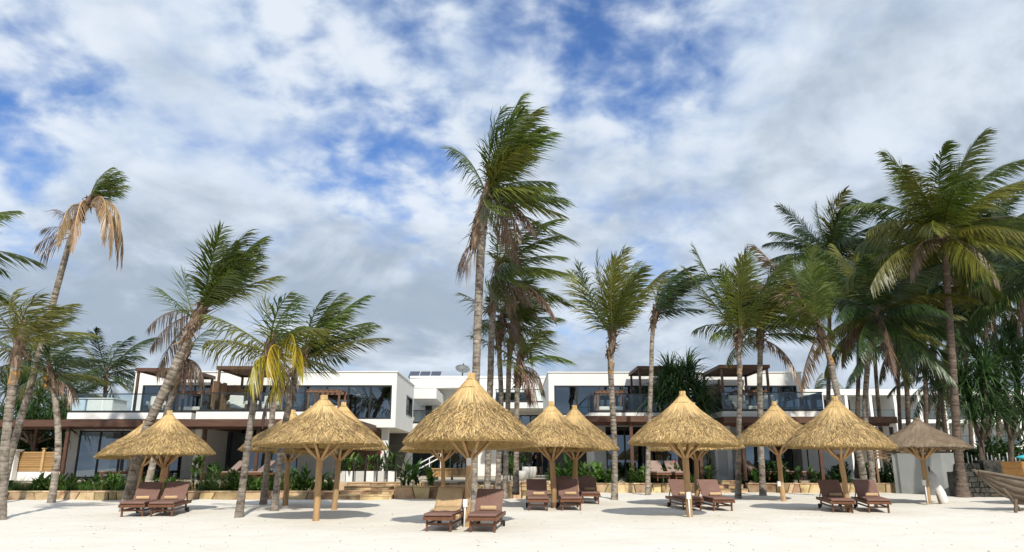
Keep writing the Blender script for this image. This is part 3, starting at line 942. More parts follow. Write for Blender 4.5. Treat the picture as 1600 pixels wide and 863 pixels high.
YL = 28.15
WL0, WL1 = -34.0, wx(521, 775, YL)
zsL = sand_h(-10, YL)
ZW = wz(769, YL)
stone_wall('long low stone wall along the sand left of the middle steps', WL0, WL1, YL, zsL, ZW, 3, cap=True)
stone_wall('upper stone edging wall of the left villa terrace behind the plants', WL0, WL1 + 1, 31.2, ZW, FL - .045, 4, th=.3, wmin=.4, wmax=.9, cap=False)
tag(MB().box(WL0, WL1, YL + .34, 31.2, -.3, ZW - .05).build('planting_bed_soil', 'soil'), 'dark soil of the planting bed left of the middle steps', kind='structure')
sx0, sx1 = WL1 + .02, wx(612, 775, 28.3)
stone_steps('wide stone steps with four treads left of the canna clump', sx0, sx1, 28.3, zsL, 4, (FL - zsL) / 4 - .002, .72, 5)
YM = 29.0
m0, m1, m2, m3 = sx1 + .02, wx(690, 775, YM), wx(815, 775, YM), wx(850, 775, YM + .6)
zsM = sand_h(0, YM)
stone_wall('stone wall with large ochre slabs behind the towel covered lounger', m0, m1, YM - .35, zsM, wz(761, YM - .35), 11, wmin=.55, wmax=.9, cap=True)
tag(MB().box(m0, m2, YM, 33.2, -.3, wz(761, YM - .35) - .06).build('middle_bed_soil', 'soil'), 'soil of the raised bed between the two flights of steps', kind='structure')
stone_wall('stone wall behind the four tall palm trunks', m1 + .01, m2, YM - .05, zsM, wz(760, YM - .05), 12, wmin=.5, wmax=.8, cap=True)
stone_wall('upper stone wall below the timber bench', m0 + .4, m2, 31.4, wz(761, YM - .35) - .06, FL - .05, 13, wmin=.5, wmax=.9, cap=True)
stone_steps('narrow stone steps leading up to the standing person', m2 + .03, m3 + .3, YM + .4, zsM, 4, (FL - zsM) / 4 - .002, .85, 15)
YR = 33.2
r0, r1, r2, r3 = m3 + .35, wx(1119, 769, YR), wx(1168, 769, YR), wx(1428, 769, YR)
zsR = sand_h(8, YR)
ZR = wz(756.5, YR)
stone_wall('low stone wall right of the narrow steps under the spiky pandanus', r0, r1, YR, zsR, ZR, 21, cap=True)
stone_steps('small stone steps beside the white wall of the right villa', r1 + .02, r2, YR - .1, zsR, 3, (FL - zsR) / 3 - .004, .6, 22)
stone_wall('low stone wall ending at the grey garden wall on the right', r2 + .02, r3, YR, zsR, ZR, 23, wmin=.35, wmax=.8, cap=True)
tag(MB().box(r0, r1, YR + .34, 36.2, -.3, ZR - .04).build('right_bed_soil', 'soil'), 'soil of the planting bed left of the small steps', kind='structure')
tag(MB().box(r2 + .02, r3, YR + .34, 36.2, -.3, ZR - .04).build('far_bed_soil', 'soil'), 'soil of the planting bed right of the small steps', kind='structure')

# grey garden wall at the right end, bowed outwards, with a timber slat screen behind it
gw = MB()
ga = [(wx(1406, 745, 32.6), 32.6), (wx(1440, 745, 31.9), 31.9), (wx(1474, 745, 31.25), 31.25), (wx(1490, 745, 31.05), 31.05), (wx(1495, 745, 31.3), 31.3), (wx(1495, 745, 31.3) + .3, 34.5)]
for (a, b), (c, d) in zip(ga[:-1], ga[1:]):
    gw.quad((a, b, -.2), (c, d, -.2), (c, d, wz(708, 31)), (a, b, wz(708, 31)))
    gw.quad((a, b, wz(708, 31)), (c, d, wz(708, 31)), (c - .12, d + .25, wz(708, 31)), (a - .12, b + .25, wz(708, 31)))
    gw.quad((c - .12, d + .25, -.2), (a - .12, b + .25, -.2), (a - .12, b + .25, wz(708, 31)), (c - .12, d + .25, wz(708, 31)))
tag(gw.build('garden_wall', 'grey_wall'), 'smooth grey rendered garden wall behind the grey thatched parasol', 'wall')
ts = thing('slat_screen', 'brown timber slat screen above the grey garden wall', 'screen', (wx(1420, 700, 33.4), 33.4, 1.0))
zz = wz(708, 33.4)
xa, xb = wx(1365, 705, 33.4), wx(1487, 705, 33.4)
for i in range(5):
    MB().box(xa, xb, 33.38, 33.43, zz - .25 + i * .12, zz - .25 + i * .12 + .09).build('slat', 'weathered_plank', ts)
for i in range(5):
    x = xa + .05 + i * (xb - xa - .2) / 4
    MB().box(x, x + .09, 33.44, 33.53, sand_h(x, 33.4) - .1, zz + .4).build('post', 'weathered_plank', ts)

# fence at the far left
ft = thing('slat_fence', 'horizontal timber slat fence on a white plinth at the far left', 'fence', (wx(60, 740, 34.5), 34.5, FL))
fx0, fx1 = wx(30, 720, 34.5), wx(92, 720, 34.5)
z0, z1 = wz(737, 34.5), wz(706, 34.5)
MB().box(fx0 - .6, fx1 + .3, 34.45, 34.65, FL, z0 - .01).build('plinth', 'white_wall', ft)
n = 11
for i in range(n):
    h = (z1 - z0) / n
    MB().box(fx0, fx1, 34.5, 34.54, z0 + i * h + .006, z0 + (i + 1) * h - .006).build('slat', 'fence_timber', ft)
for px in (66, 90):
    x = wx(px, 720, 34.4)
    MB().box(x - .05, x + .05, 34.39, 34.49, z0, z1 + .12).build('post', 'light_timber', ft)
    MB().box(x - .08, x + .08, 34.36, 34.52, z1 + .122, z1 + .16).build('post_cap', 'light_timber', ft)
gp = thing('gate_post', 'white square gate post with moulded cap at the left end of the timber fence', 'post', (fx0 - .1, 34.2, FL))
x = fx0 - .1
MB().box(x - .16, x + .16, 34.05, 34.37, FL, z1 - .02).build('shaft', 'white_wall', gp)
MB().box(x - .22, x + .22, 33.99, 34.43, z1 - .018, z1 + .04).build('capital', 'white_wall', gp)
MB().box(x - .26, x + .26, 33.95, 34.47, z1 + .042, z1 + .09).build('capital', 'white_wall', gp)
# ------------------------------------------------------------------ thatched parasols
PROF = [(0.055, 1.0), (0.075, .95), (.14, .864), (.25, .736), (.363, .627), (.48, .52), (.607, .427), (.71, .33), (.81, .23), (.91, .115), (1.0, 0.0)]


def prof_at(t):
    n = len(PROF) - 1
    i = min(n - 1, int(t * n)); f = t * n - i
    return PROF[i][0] + (PROF[i + 1][0] - PROF[i][0]) * f, PROF[i][1] + (PROF[i + 1][1] - PROF[i][1]) * f


def thatch_meshes(seed, old=False):
    """unit canopy: radius 1, height 1 above the rim; shell and loose straw"""
    rnd = random.Random(seed)
    seg = 40
    mb = MB()
    prof = [(r, z) for r, z in PROF] + [(1.0, -.055), (.93, -.045), (.55, .40), (.12, .80)]
    for j, (r, z) in enumerate(prof):
        for k in range(seg):
            a = 2 * math.pi * k / seg
            jr = 1 + .02 * mnoise.noise((math.cos(a) * 3 + seed, math.sin(a) * 3, z * 3)) + (rnd.uniform(-.012, .012) if j >= 7 else 0)
            jz = z + (rnd.uniform(-.012, .012) if j >= 9 and j < 13 else 0)
            mb.v.append((r * jr * math.cos(a), r * jr * math.sin(a), jz))
    for j in range(len(prof) - 1):
        for k in range(seg):
            k2 = (k + 1) % seg
            mb.f.append((j * seg + k, (j + 1) * seg + k, (j + 1) * seg + k2, j * seg + k2))
    shell = mb.mesh('thatch', 'thatch_old' if old else 'thatch', True)
    st = MB(); st.c = []
    n = 10500
    for i in range(n):
        u = rnd.random()
        t0 = math.sqrt(u) * .97 if i % 9 else rnd.uniform(.0, .3)
        top = t0 < .42
        ln = rnd.uniform(.14, .30) if top else rnd.uniform(.06, .15)
        a = rnd.uniform(0, 2 * math.pi)
        da = rnd.gauss(0, .03 if top else .085)
        w = rnd.uniform(.003, .006) if top else rnd.uniform(.0032, .0075)
        r0, z0 = prof_at(t0); t1 = min(1.0, t0 + ln); r1, z1 = prof_at(t1)
        over = t0 + ln - t1
        lift = rnd.uniform(.004, .016) if top else rnd.uniform(.004, .026)
        if old: lift *= .5
        r1 += lift * .6 + over * .35; z1 += lift - over * .6
        r0 += .004; z0 += .004
        tw = rnd.uniform(-.6, .6)
        n0 = len(st.v)
        for (r, z, aa, ww) in ((r0, z0, a, w), (r1, z1, a + da, w * .7)):
            ca, sa = math.cos(aa), math.sin(aa)
            for q in (-1, 1):
                st.v.append((r * ca - sa * ww * q, r * sa + ca * ww * q, z + tw * ww * q))
        st.f.append((n0, n0 + 1, n0 + 3, n0 + 2))
        # tint of the single straws: crown painted lighter as sunlit, field browner with dark gaps
        base = rnd.choice((1.15, 1.0, .85)) if t0 < .24 + .04 * math.sin(a * 5) else rnd.choice((1.1, .95, .85, .7, .55, .42, .3))
        if old: base = rnd.choice((1.0, .85, .7))
        b = base * rnd.uniform(.85, 1.12)
        st.c += [b] * 4
    # fringe at the rim
    for i in range(1400):
        a = rnd.uniform(0, 2 * math.pi)
        r0, z0 = rnd.uniform(.93, .995), rnd.uniform(-.01, .04)
        r1, z1 = r0 + rnd.uniform(-.01, .025), z0 - rnd.uniform(.03, .06)
        w = rnd.uniform(.003, .006); da = rnd.gauss(0, .03)
        n0 = len(st.v)
        for (r, z, aa) in ((r0, z0, a), (r1, z1, a + da)):
            for q in (-1, 1): st.v.append((r * math.cos(aa) - math.sin(aa) * w * q, r * math.sin(aa) + math.cos(aa) * w * q, z))
        st.f.append((n0, n0 + 1, n0 + 3, n0 + 2))
        st.c += [rnd.uniform(.35, .95)] * 4
    straw = st.mesh('straw', 'straw_old' if old else 'straw')
    # straw bundle on the tip
    cp = MB(); cp.c = []
    for i in range(70):
        a = rnd.uniform(0, 6.283); r = rnd.uniform(.035, .058)
        p = (r * math.cos(a), r * math.sin(a))
        cp.tube([(p[0], p[1], .92), (p[0] * .96, p[1] * .96, 1.075 + rnd.uniform(-.012, .012))], [.008, .008], 4)
    cp.c = [rnd.uniform(.85, 1.1) for _ in cp.v]
    cap = cp.mesh('tip_bundle', 'straw_old' if old else 'straw')
    bd = MB()
    for t, thick in ((.235, .008), (.07, .007)):
        r, z = prof_at(t)
        pts = [((r + .012) * math.cos(q), (r + .012) * math.sin(q), z + .008 + .006 * math.sin(3 * q + seed)) for q in [2 * math.pi * k / 32 for k in range(33)]]
        bd.tube(pts, [thick] * 33, 5, cap=False)
    bind = bd.mesh('binding_rope', 'thatch_old' if old else 'thatch')
    return shell, straw, cap, bind


TH = [thatch_meshes(s) for s in (11, 12, 13, 14)]
TH_OLD = thatch_meshes(21, True)


def parasol(label, base, apex, width, rim_y, var, extras=(), old=False, lean=None, foot=True):
    g = gnd(*base)
    z = sand_h(g.x, g.y)
    Y = g.y
    top = at(apex[0], apex[1], Y)
    Rr = width / 2 * (Y * _c + .3) / F * .955
    rz = at(apex[0], rim_y - 2.5, Y).z
    rnd = random.Random(int(base[0] * 7 + base[1]))
    t = thing('thatched_parasol', label, 'parasol', (g.x, g.y, z), 'thatched parasols on the beach')
    hr, ha = rz - z, top.z - z
    lx = top.x - g.x
    ly = rnd.uniform(-.05, .05)
    canh = (ha - hr) / 1.075
    jh = hr - .34                                    # where the branches fork
    def ax(h): return Vector((lx * h / ha, ly * h / ha, h))
    pts, rad = [], []
    n = 9
    pr = .082 + rnd.uniform(-.008, .010)
    for i in range(n):
        h = -.25 + (jh + .12 + .25) * i / (n - 1)
        p = ax(h); p.x += rnd.uniform(-.012, .012); p.y += rnd.uniform(-.012, .012)
        pts.append(p); rad.append(pr * (1.05 - .12 * i / n) * rnd.uniform(.95, 1.05))
    MB().tube(pts, rad, 10, rnd=rnd, jit=.05).build('pole', 'pole_wood', t, smooth=True, local=True)
    if foot:
        fpts = [ax(h) for h in (-.2, 0.02, .17)]
        MB().tube(fpts, [pr * 1.13, pr * 1.12, pr * 1.1], 10, rnd=rnd, jit=.03).build('pole_foot', 'pole_foot', t, smooth=True, local=True)  # dark sleeve, the shadow at the pole base put into its colour
    nb = 8
    off = rnd.uniform(0, 1)
    for i in range(nb):
        a = 2 * math.pi * (i + off) / nb + rnd.uniform(-.12, .12)
        d = Vector((math.cos(a), math.sin(a), 0))
        r1 = Rr * .40
        s = ax(jh - .05) + d * .05; e = ax(hr + canh * .12) + d * r1
        m_ = s.lerp(e, .5) + Vector((0, 0, -.03)) + Vector((rnd.uniform(-.02, .02), rnd.uniform(-.02, .02), 0))
        MB().tube([s, m_, e], [.040, .036, .030], 7).build('brace', 'pole_wood', t, smooth=True, local=True)
    # rafters and rim ring under the thatch
    rf = MB()
    for i in range(12):
        a = 2 * math.pi * i / 12
        d = Vector((math.cos(a), math.sin(a), 0))
        rf.tube([ax(hr + canh * .02) + d * Rr * .93, ax(hr + canh * .40) + d * Rr * .48], [.022, .026], 5)
    ring = [ax(hr + canh * .0) + Vector((math.cos(q), math.sin(q), 0)) * Rr * .90 for q in [2 * math.pi * k / 28 for k in range(29)]]
    rf.tube(ring, [.025] * 29, 5, cap=False)
    rf.build('rafters', 'pole_wood', t, local=True)
    sh, st, cp, bd = TH_OLD if old else TH[var % len(TH)]
    q = ax(hr)
    tl = (rnd.uniform(-.025, .025), lx / ha + rnd.uniform(-.02, .02) + (lean or 0), rnd.uniform(0, 6.28))
    th = link('thatch', sh, t, q, tl, (Rr, Rr, canh))
    s_ = link('straw', st, th); s_['kind'] = 'stuff'
    link('tip_bundle', cp, th)
    link('binding_rope', bd, th)
    for ex in extras:
        if ex[0] == 'box':
            p = ax(ex[1]); w = .055
            MB().box(p.x + ex[2] - w, p.x + ex[2] + w, p.y - pr - .05, p.y - pr + .02, p.z - .09, p.z + .09).build('socket_box', 'white_plastic', t, local=True, bevel=.012)
        elif ex[0] == 'conduit':
            MB().tube([ax(0) + Vector((ex[1], -pr - .02, -.05)), ax(ex[2]) + Vector((ex[1], -pr - .02, 0))], [.022, .022], 7).build('conduit', 'white_plastic', t, smooth=True, local=True)
        elif ex[0] == 'cable':
            pp = []
            for i in range(14):
                h = ex[1] + (ex[2] - ex[1]) * i / 13
                pp.append(ax(h) + Vector((.02 + .05 * math.sin(i * .75), -pr - .02, 0)))
            MB().tube(pp, [.012] * 14, 5).build('cable', 'cable', t, smooth=True, local=True)
    return t


parasol('largest thatched parasol nearest the camera, over the towel covered lounger', (729, 823), (740, 583), 213, 693, 0,
        (('box', 1.46, -.01), ('box', .52, -.05), ('conduit', -.05, .48), ('cable', .5, 1.45)))
parasol('thatched parasol without loungers on the bare sand, front one of its group of three', (493, 815), (508, 618), 192, 696, 1, foot=False)
parasol('thatched parasol half hidden behind the left side of the bare sand parasol', (446, 791), (455, 641), 150, 707, 2, foot=False)
parasol('thatched parasol half hidden behind the right side of the bare sand parasol', (522, 797), (538, 629), 150, 701, 3, foot=False)
parasol('thatched parasol over the two loungers at the left by the leaning palms', (248, 801), (267, 642), 148, 711, 3)
parasol('partly hidden thatched parasol behind the leaning palm trunk at far left', (211, 785), (233, 657), 138, 713, 0, foot=False)
parasol('low thatched parasol whose rim shows beneath the largest parasol', (692, 784), (692, 652), 134, 705, 1, foot=False)
parasol('thatched parasol between the two front facing loungers right of the centre', (866, 795), (858, 628), 152, 702, 2)
parasol('thatched parasol just behind right of the front facing loungers, beside a grey palm trunk', (900, 787), (897, 634), 140, 703, 0)
parasol('thatched parasol in front of the spiky pandanus, pole standing before its loungers', (1078, 809), (1063, 612), 176, 695, 3,
        (('box', .55, -.02), ('conduit', -.02, .5)), foot=False)
parasol('partly hidden thatched parasol behind the one in front of the pandanus', (1090, 791), (1085, 630), 148, 702, 1, (('box', .75, .03),))
parasol('thatched parasol standing alone without loungers right of the pandanus', (1224, 783), (1208, 628), 136, 696, 2, (('box', .6, -.13),), foot=False)
parasol('leaning thatched parasol over the rightmost pair of loungers', (1326, 800), (1299, 620), 166, 700, 0, lean=.02)
parasol('weathered grey thatched parasol at the right by the grey garden wall', (1452, 788), (1433, 653), 146, 702, 1, (('conduit', -.10, .75), ('box', .7, -.12)), old=True, foot=False)


# ------------------------------------------------------------------ sun loungers and towels
def make_lounger(pale=False, name='sun_lounger'):
    t = thing(name, 'x', 'sun lounger')
    W, H = .66, .34
    cu = 'cushion_pale' if pale else 'cushion'
    wd = 'lounger_wood'
    for s in (-1, 1):
        MB().box(s * (W / 2 - .02) - .02, s * (W / 2 - .02) + .02, -1.0, .95, H - .09, H - .005).build('side_rail', wd, t, local=True, bevel=.006)
        for y, nm in ((-.86, 'leg'), (.60, 'leg')):
            MB().bar((s * (W / 2 - .07), y, H - .08), (s * (W / 2 - .07), y + (.0 if y < 0 else .03), 0 if y < 0 else .05), .045, .06, (0, 1, 0)).build(nm, wd, t, local=True, bevel=.005)
        w = MB(); pts = 14
        for xx in (-.025, .025):
            for k in range(pts):
                a = 2 * math.pi * k / pts
                w.v.append((s * (W / 2 - .02) + xx, .66 + .075 * math.cos(a), .075 + .075 * math.sin(a)))
        for k in range(pts):
            k2 = (k + 1) % pts
            w.f.append((k, k2, pts + k2, pts + k))
        w.f += [tuple(range(pts))[::-1], tuple(range(pts, 2 * pts))]
        w.build('wheel', 'rubber', t, local=True)
        MB().box(s * (W / 2 - .07) - .018, s * (W / 2 - .07) + .018, -.83, .60, .15, .19).build('stretcher', wd, t, local=True)
    for y in (-.97, .92): MB().box(-W / 2 + .04, W / 2 - .04, y - .02, y + .02, H - .085, H - .015).build('end_rail', wd, t, local=True)
    MB().box(-W / 2 + .09, W / 2 - .09, -.88, -.84, .15, .19).build('stretcher', wd, t, local=True)
    for i in range(9):
        y = -.90 + i * .12
        MB().box(-W / 2 + .04, W / 2 - .04, y, y + .075, H - .02, H).build('slat', wd, t, local=True)
    MB().box(-W / 2 + .015, W / 2 - .015, -1.0, .12, H + .002, H + .062).build('seat_cushion', cu, t, local=True, bevel=.022)
    a = R(43); L = .70
    o = MB().box(-W / 2 + .015, W / 2 - .015, 0, L, .01, .07).build('back_cushion', cu, t, local=True, bevel=.022)
    o.location = (0, .14, H + .0); o.rotation_euler = (a, 0, 0)
    o2 = MB().box(-W / 2 + .045, W / 2 - .045, 0, L - .03, -.03, .008).build('back_frame', wd, t, local=True)
    o2.location = (0, .14, H + .0); o2.rotation_euler = (a, 0, 0)
    for s in (-1, 1):
        MB().bar((s * .24, .14 + .5 * math.cos(a), H + .5 * math.sin(a) - .03), (s * .24, .84, H - .04), .025, .025).build('back_prop', wd, t, local=True)
    return t


lproto = make_lounger()
pproto = make_lounger(True)
used = {}


def lounger(label, px, py, deg, group='brown cushioned loungers on the sand', floor=None, proto=None, sc=1.0):
    """placed by the midpoint of its two front legs"""
    proto = proto or lproto
    if floor is None:
        g = gnd(px, py); z = sand_h(g.x, g.y)
    else:
        d = ray(px, py); g = Vector((0, 0, HC)) + d * ((floor - HC) / d.z); z = floor
    o = proto if not used.get(proto.name) else copy_tree(proto)
    used[proto.name] = True
    th = R(deg)
    toe = Vector((math.sin(th), -math.cos(th), 0))
    c = Vector((g.x, g.y, 0)) - toe * .86 * sc
    if floor is None:
        z = min(sand_h(c.x, c.y), z) + .0 if abs(sand_h(c.x, c.y) - z) < .05 else z
    o.location = (c.x, c.y, z)
    o.rotation_euler = (0, 0, th)
    if floor is None:
        zf, zb = sand_h(g.x, g.y), sand_h(*(Vector((c.x, c.y, 0)) - toe * .62).xy)
        o.rotation_euler = (math.atan2(zb - zf, 1.48), 0, th)
        o.location.z = zf + (zb - zf) * .86 / 1.48 - .012
    o['label'] = label; o['category'] = 'sun lounger'; o['group'] = group
    return o


def towel_roll(label, lg, x=0.0, y=-.02, z=.405, rz=0.0, ln=.36, r=.055):
    M4 = Matrix.LocRotScale(lg.location, lg.rotation_euler, (1, 1, 1))
    p = M4 @ Vector((x, y, z + r * .9))
    t = thing('rolled_towel', label, 'towel', p, 'rolled beige towels', lg.rotation_euler.z + rz)
    mb = MB(); seg = 16
    prof = [(-ln / 2, r * .6), (-ln / 2, r * .93), (-ln / 2 + .015, r), (-.05, r * .97), (.06, r * 1.02), (ln / 2 - .015, r), (ln / 2, r * .93), (ln / 2, r * .6)]
    for xx, rr in prof:
        for k in range(seg):
            a = 2 * math.pi * k / seg
            q = rr * (1 + .06 * math.cos(a - .6))
            mb.v.append((xx, q * math.cos(a), q * math.sin(a)))
    for j in range(len(prof) - 1):
        for k in range(seg):
            k2 = (k + 1) % seg
            mb.f.append((j * seg + k, j * seg + k2, (j + 1) * seg + k2, (j + 1) * seg + k))
    mb.build('roll', 'towel', t, smooth=True, local=True)
    sp = MB()
    for e in (-1, 1):
        pts = []
        for k in range(26):
            a = k * .55; rr = r * .12 + r * .75 * k / 25
            pts.append((e * (ln / 2 - .004), rr * math.cos(a), rr * math.sin(a)))
        sp.tube(pts, [.007] * 26, 4)
    sp.build('spiral_end', 'towel', t, local=True)
    fl = MB().box(-ln / 2 + .004, ln / 2 - .004, r * .2, r * 1.15, -r * .96, -r * .80)
    fl.build('loose_edge', 'towel', t, local=True, bevel=.004)
    return t


specs = [
    ('brown lounger left of the largest parasol pole, covered with a beige towel', 685.5, 831.5, -6),
    ('brown lounger right of the largest parasol pole with a rolled towel', 754, 832, -5),
    ('brown lounger facing the camera, left of the pole right of the centre', 841, 799.5, 0),
    ('brown lounger facing the camera, right of the pole right of the centre', 893, 799, 0),
    ('brown lounger at the back between the two poles right of the centre, mostly hidden', 886, 787, 0),
    ('brown lounger at the back nearest the smooth grey palm trunk', 923, 787, -1),
    ('brown lounger left behind the front pole before the pandanus', 1081.5, 798, 3),
    ('brown lounger right of the front pole before the pandanus', 1130, 799, 2),
    ('left lounger of the rightmost pair under the leaning parasol', 1317, 801, -10),
    ('right lounger of the rightmost pair under the leaning parasol', 1373.5, 801, -12),
    ('left lounger of the leftmost pair under the parasol by the leaning palm', 206, 808, 10),
    ('right lounger of the leftmost pair under the parasol by the leaning palm', 252, 807.5, 10)]
LG = [lounger(*s) for s in specs]
towel_roll('rolled beige towel on the lounger right of the largest parasol pole', LG[1], .02, .0)
towel_roll('rolled beige towel hanging at the side of the towel covered lounger', LG[0], .36, -.55, .255, 1.57, .24, .05)
names = {2: 'lounger left of the pole right of the centre', 3: 'front lounger right of the pole right of the centre', 5: 'back lounger nearest the smooth grey palm trunk',
         6: 'lounger left of the pole before the pandanus', 7: 'lounger right of the pole before the pandanus', 8: 'left lounger of the rightmost pair',
         9: 'right lounger of the rightmost pair', 10: 'left lounger of the leftmost pair', 11: 'right lounger of the leftmost pair'}
for k, nm in names.items():
    towel_roll('rolled beige towel on the ' + nm, LG[k], .05 if k < 10 else -.02, .0, .405, .05 * (k % 3 - 1), .34, .05)

# beige towel spread over the back and upper seat of the near left lounger
lg = LG[0]
M4 = Matrix.LocRotScale(lg.location, lg.rotation_euler, (1, 1, 1))
tw = MB()
prof = [(-.42, .414), (-.25, .412), (-.05, .413), (.06, .418), (.115, .46)]
aa = R(43)
for i in range(7):
    s = .06 + (.70 - .06) * i / 6
    prof.append((.14 + s * math.cos(aa) - .082 * math.sin(aa), .34 + s * math.sin(aa) + .082 * math.cos(aa)))
prof += [(.14 + .73 * math.cos(aa) - .03 * math.sin(aa), .34 + .74 * math.sin(aa) + .03 * math.cos(aa)), (.14 + .70 * math.cos(aa) + .05 * math.sin(aa), .34 + .68 * math.sin(aa) - .05 * math.cos(aa)),
         (.14 + .52 * math.cos(aa) + .06 * math.sin(aa), .34 + .52 * math.sin(aa) - .06 * math.cos(aa))]
rnd = random.Random(4)
nx = 9
for j, (y, z) in enumerate(prof):
    for i in range(nx):
        x = -.31 + .62 * i / (nx - 1) + rnd.uniform(-.006, .006)
        tw.v.append(tuple(M4 @ Vector((x, y, z + .006 * math.sin(i * 1.7 + j)))))
for j in range(len(prof) - 1):
    for i in range(nx - 1):
        a = j * nx + i
        tw.f.append((a, a + 1, a + nx + 1, a + nx))
o = tw.build('spread_towel', 'towel', None, smooth=True)
sm = o.modifiers.new('thick', 'SOLIDIFY'); sm.thickness = .012; sm.offset = 1
tag(o, 'beige towel spread over the backrest of the near left lounger', 'towel')

for lab, px, py, dg in (('pale lounger on the left villa terrace behind the leaning palm', 158, 750, -60),
                        ('left of two pale loungers on the left villa terrace before the dark doors', 325, 752, -45),
                        ('right of two pale loungers on the left villa terrace before the dark doors', 372, 752, -45),
                        ('left of two pale loungers on the right villa terrace under the pandanus', 1037, 752, 6),
                        ('right of two pale loungers on the right villa terrace under the pandanus', 1066, 752, 6),
                        ('left of two pale loungers behind the lone parasol on the right terrace', 1208, 751, 35),
                        ('right of two pale loungers behind the lone parasol on the right terrace', 1258, 751, 35)):
    lounger(lab, px, py, dg, 'pale loungers on the villa terraces', FL, pproto)
# ------------------------------------------------------------------ palms
X_, Z_ = Vector((1, .12, .08)).normalized(), Vector((0, 0, 1))


def frond_mesh(base, az, el, L, wind, grav, rnd, m, leaf=1.0, n=70, ragged=.15, dens=1.0, droop=.5, start=.10, wvec=None):
    """one feather leaf: curved midrib with single leaflets on both sides, bent by weight and by the sea wind"""
    wv = wvec or X_
    d = Vector((math.cos(el) * math.cos(az), math.cos(el) * math.sin(az), math.sin(el)))
    p = Vector(base)
    N = 14
    P, D = [p.copy()], [d.copy()]
    for i in range(N):
        s = (i + .5) / N
        d = (d + (-Z_ * grav * (.25 + 1.5 * s) + wv * wind * (.2 + 1.3 * s)) * (1.0 / N)).normalized()
        p = p + d * (L / N)
        P.append(p.copy()); D.append(d.copy())
    mb = MB(); mb.c = []
    mb.tube(P, [.040 * (1 - .85 * i / N) * (L / 3.5) ** .5 for i in range(N + 1)], 4, cap=False)
    mb.c += [1.45] * len(mb.v)
    flat = Vector((-math.sin(az), math.cos(az), 0))
    cnt = int(n * L / 3.4 * dens)
    roll = rnd.uniform(-.5, .5)
    for k in range(cnt):
        t = start + (1 - start) * (k + rnd.random() * .6) / cnt
        f = min(t, .999) * N; i = int(f); f -= i
        q = P[i].lerp(P[i + 1], f); dd = D[i].lerp(D[i + 1], f).normalized()
        sd = (flat - dd * flat.dot(dd)).normalized()
        up = sd.cross(dd)
        if up.z < 0: up = -up
        if roll:
            sd = (sd * math.cos(roll) + up * math.sin(roll)).normalized(); up = sd.cross(dd)
        prof = (.55 + .45 * min(1, t / .35)) * (1.0 if t < .55 else 1.0 - .62 * ((t - .55) / .45) ** 1.3)
        for sg in (-1, 1):
            if rnd.random() < ragged: continue
            A = R(62 - 38 * t + rnd.uniform(-9, 9))
            Vv = R(18 + rnd.uniform(-12, 12))
            ld = dd * math.cos(A) + (sd * (sg * math.cos(Vv)) + up * math.sin(Vv)) * math.sin(A)
            l = 1.42 * leaf * prof * rnd.uniform(.75, 1.15)
            d1 = (ld + wv * wind * .55 * rnd.uniform(.6, 1.3) - Z_ * (.10 + .3 * grav * droop)).normalized()
            d2 = (d1 + wv * wind * .6 * rnd.uniform(.5, 1.4) - Z_ * (.12 + .8 * droop * rnd.uniform(.1, 1.0))).normalized()
            p1 = q + d1 * (l * .45); p2 = p1 + d2 * (l * .55)
            w = .0215 * rnd.uniform(.8, 1.2) * (L / 3.5) ** .4
            wd = dd - d1 * dd.dot(d1)
            wd = wd.normalized() * w if wd.length > .05 else sd * w
            n0 = len(mb.v)
            mb.v += [tuple(q - wd * .6), tuple(q + wd * .6), tuple(p1 + wd), tuple(p1 - wd), tuple(p2)]
            mb.f += [(n0, n0 + 1, n0 + 2, n0 + 3), (n0 + 3, n0 + 2, n0 + 4)]
            b = rnd.uniform(.72, 1.25)
            mb.c += [b, b, b, b, b * 1.2]
    return mb


def trunk_mesh(pts, r0, r1, rnd, ring=.13, swell=1.45):
    r0, r1 = r0 * .64, r1 * .80
    pts = [Vector(p) for p in pts]
    # smooth the polyline
    cr = []
    for i in range(len(pts) - 1):
        a, b, c, d = pts[max(i - 1, 0)], pts[i], pts[i + 1], pts[min(i + 2, len(pts) - 1)]
        for k in range(8):
            t = k / 8
            cr.append(.5 * ((2 * b) + (c - a) * t + (2 * a - 5 * b + 4 * c - d) * t * t + (3 * b - a - 3 * c + d) * t ** 3))
    cr.append(pts[-1])
    acc = [0]
    for a, b in zip(cr[:-1], cr[1:]): acc.append(acc[-1] + (b - a).length)
    T = acc[-1]

    def pos(s):
        for i in range(len(acc) - 1):
            if acc[i + 1] >= s: return cr[i].lerp(cr[i + 1], (s - acc[i]) / max(1e-6, acc[i + 1] - acc[i]))
        return cr[-1]
    P, Rd, C = [], [], []
    s = 0.0
    while s < T:
        st = ring * rnd.uniform(.7, 1.35)
        t = s / T
        r = r1 + (r0 - r1) * (1 - t) ** .8
        r *= 1 + (swell - 1) * math.exp(-s / .45)
        h = rnd.uniform(.012, .05)
        b = rnd.uniform(.8, 1.15)
        P += [pos(s), pos(min(T, s + st * .84)), pos(min(T, s + st * .98))]
        Rd += [r * (1 + h * .1), r * (1 + h), r * (1 - .02)]
        C += [b, b * 1.08, rnd.uniform(.45, .75)]
        s += st
    mb = MB(); mb.tube(P, Rd, 12, rnd=rnd, jit=.045)
    mb.c = []
    for c in C: mb.c += [c * rnd.uniform(.86, 1.12) for _ in range(12)]
    return mb, (cr[-1] - cr[-4]).normalized()


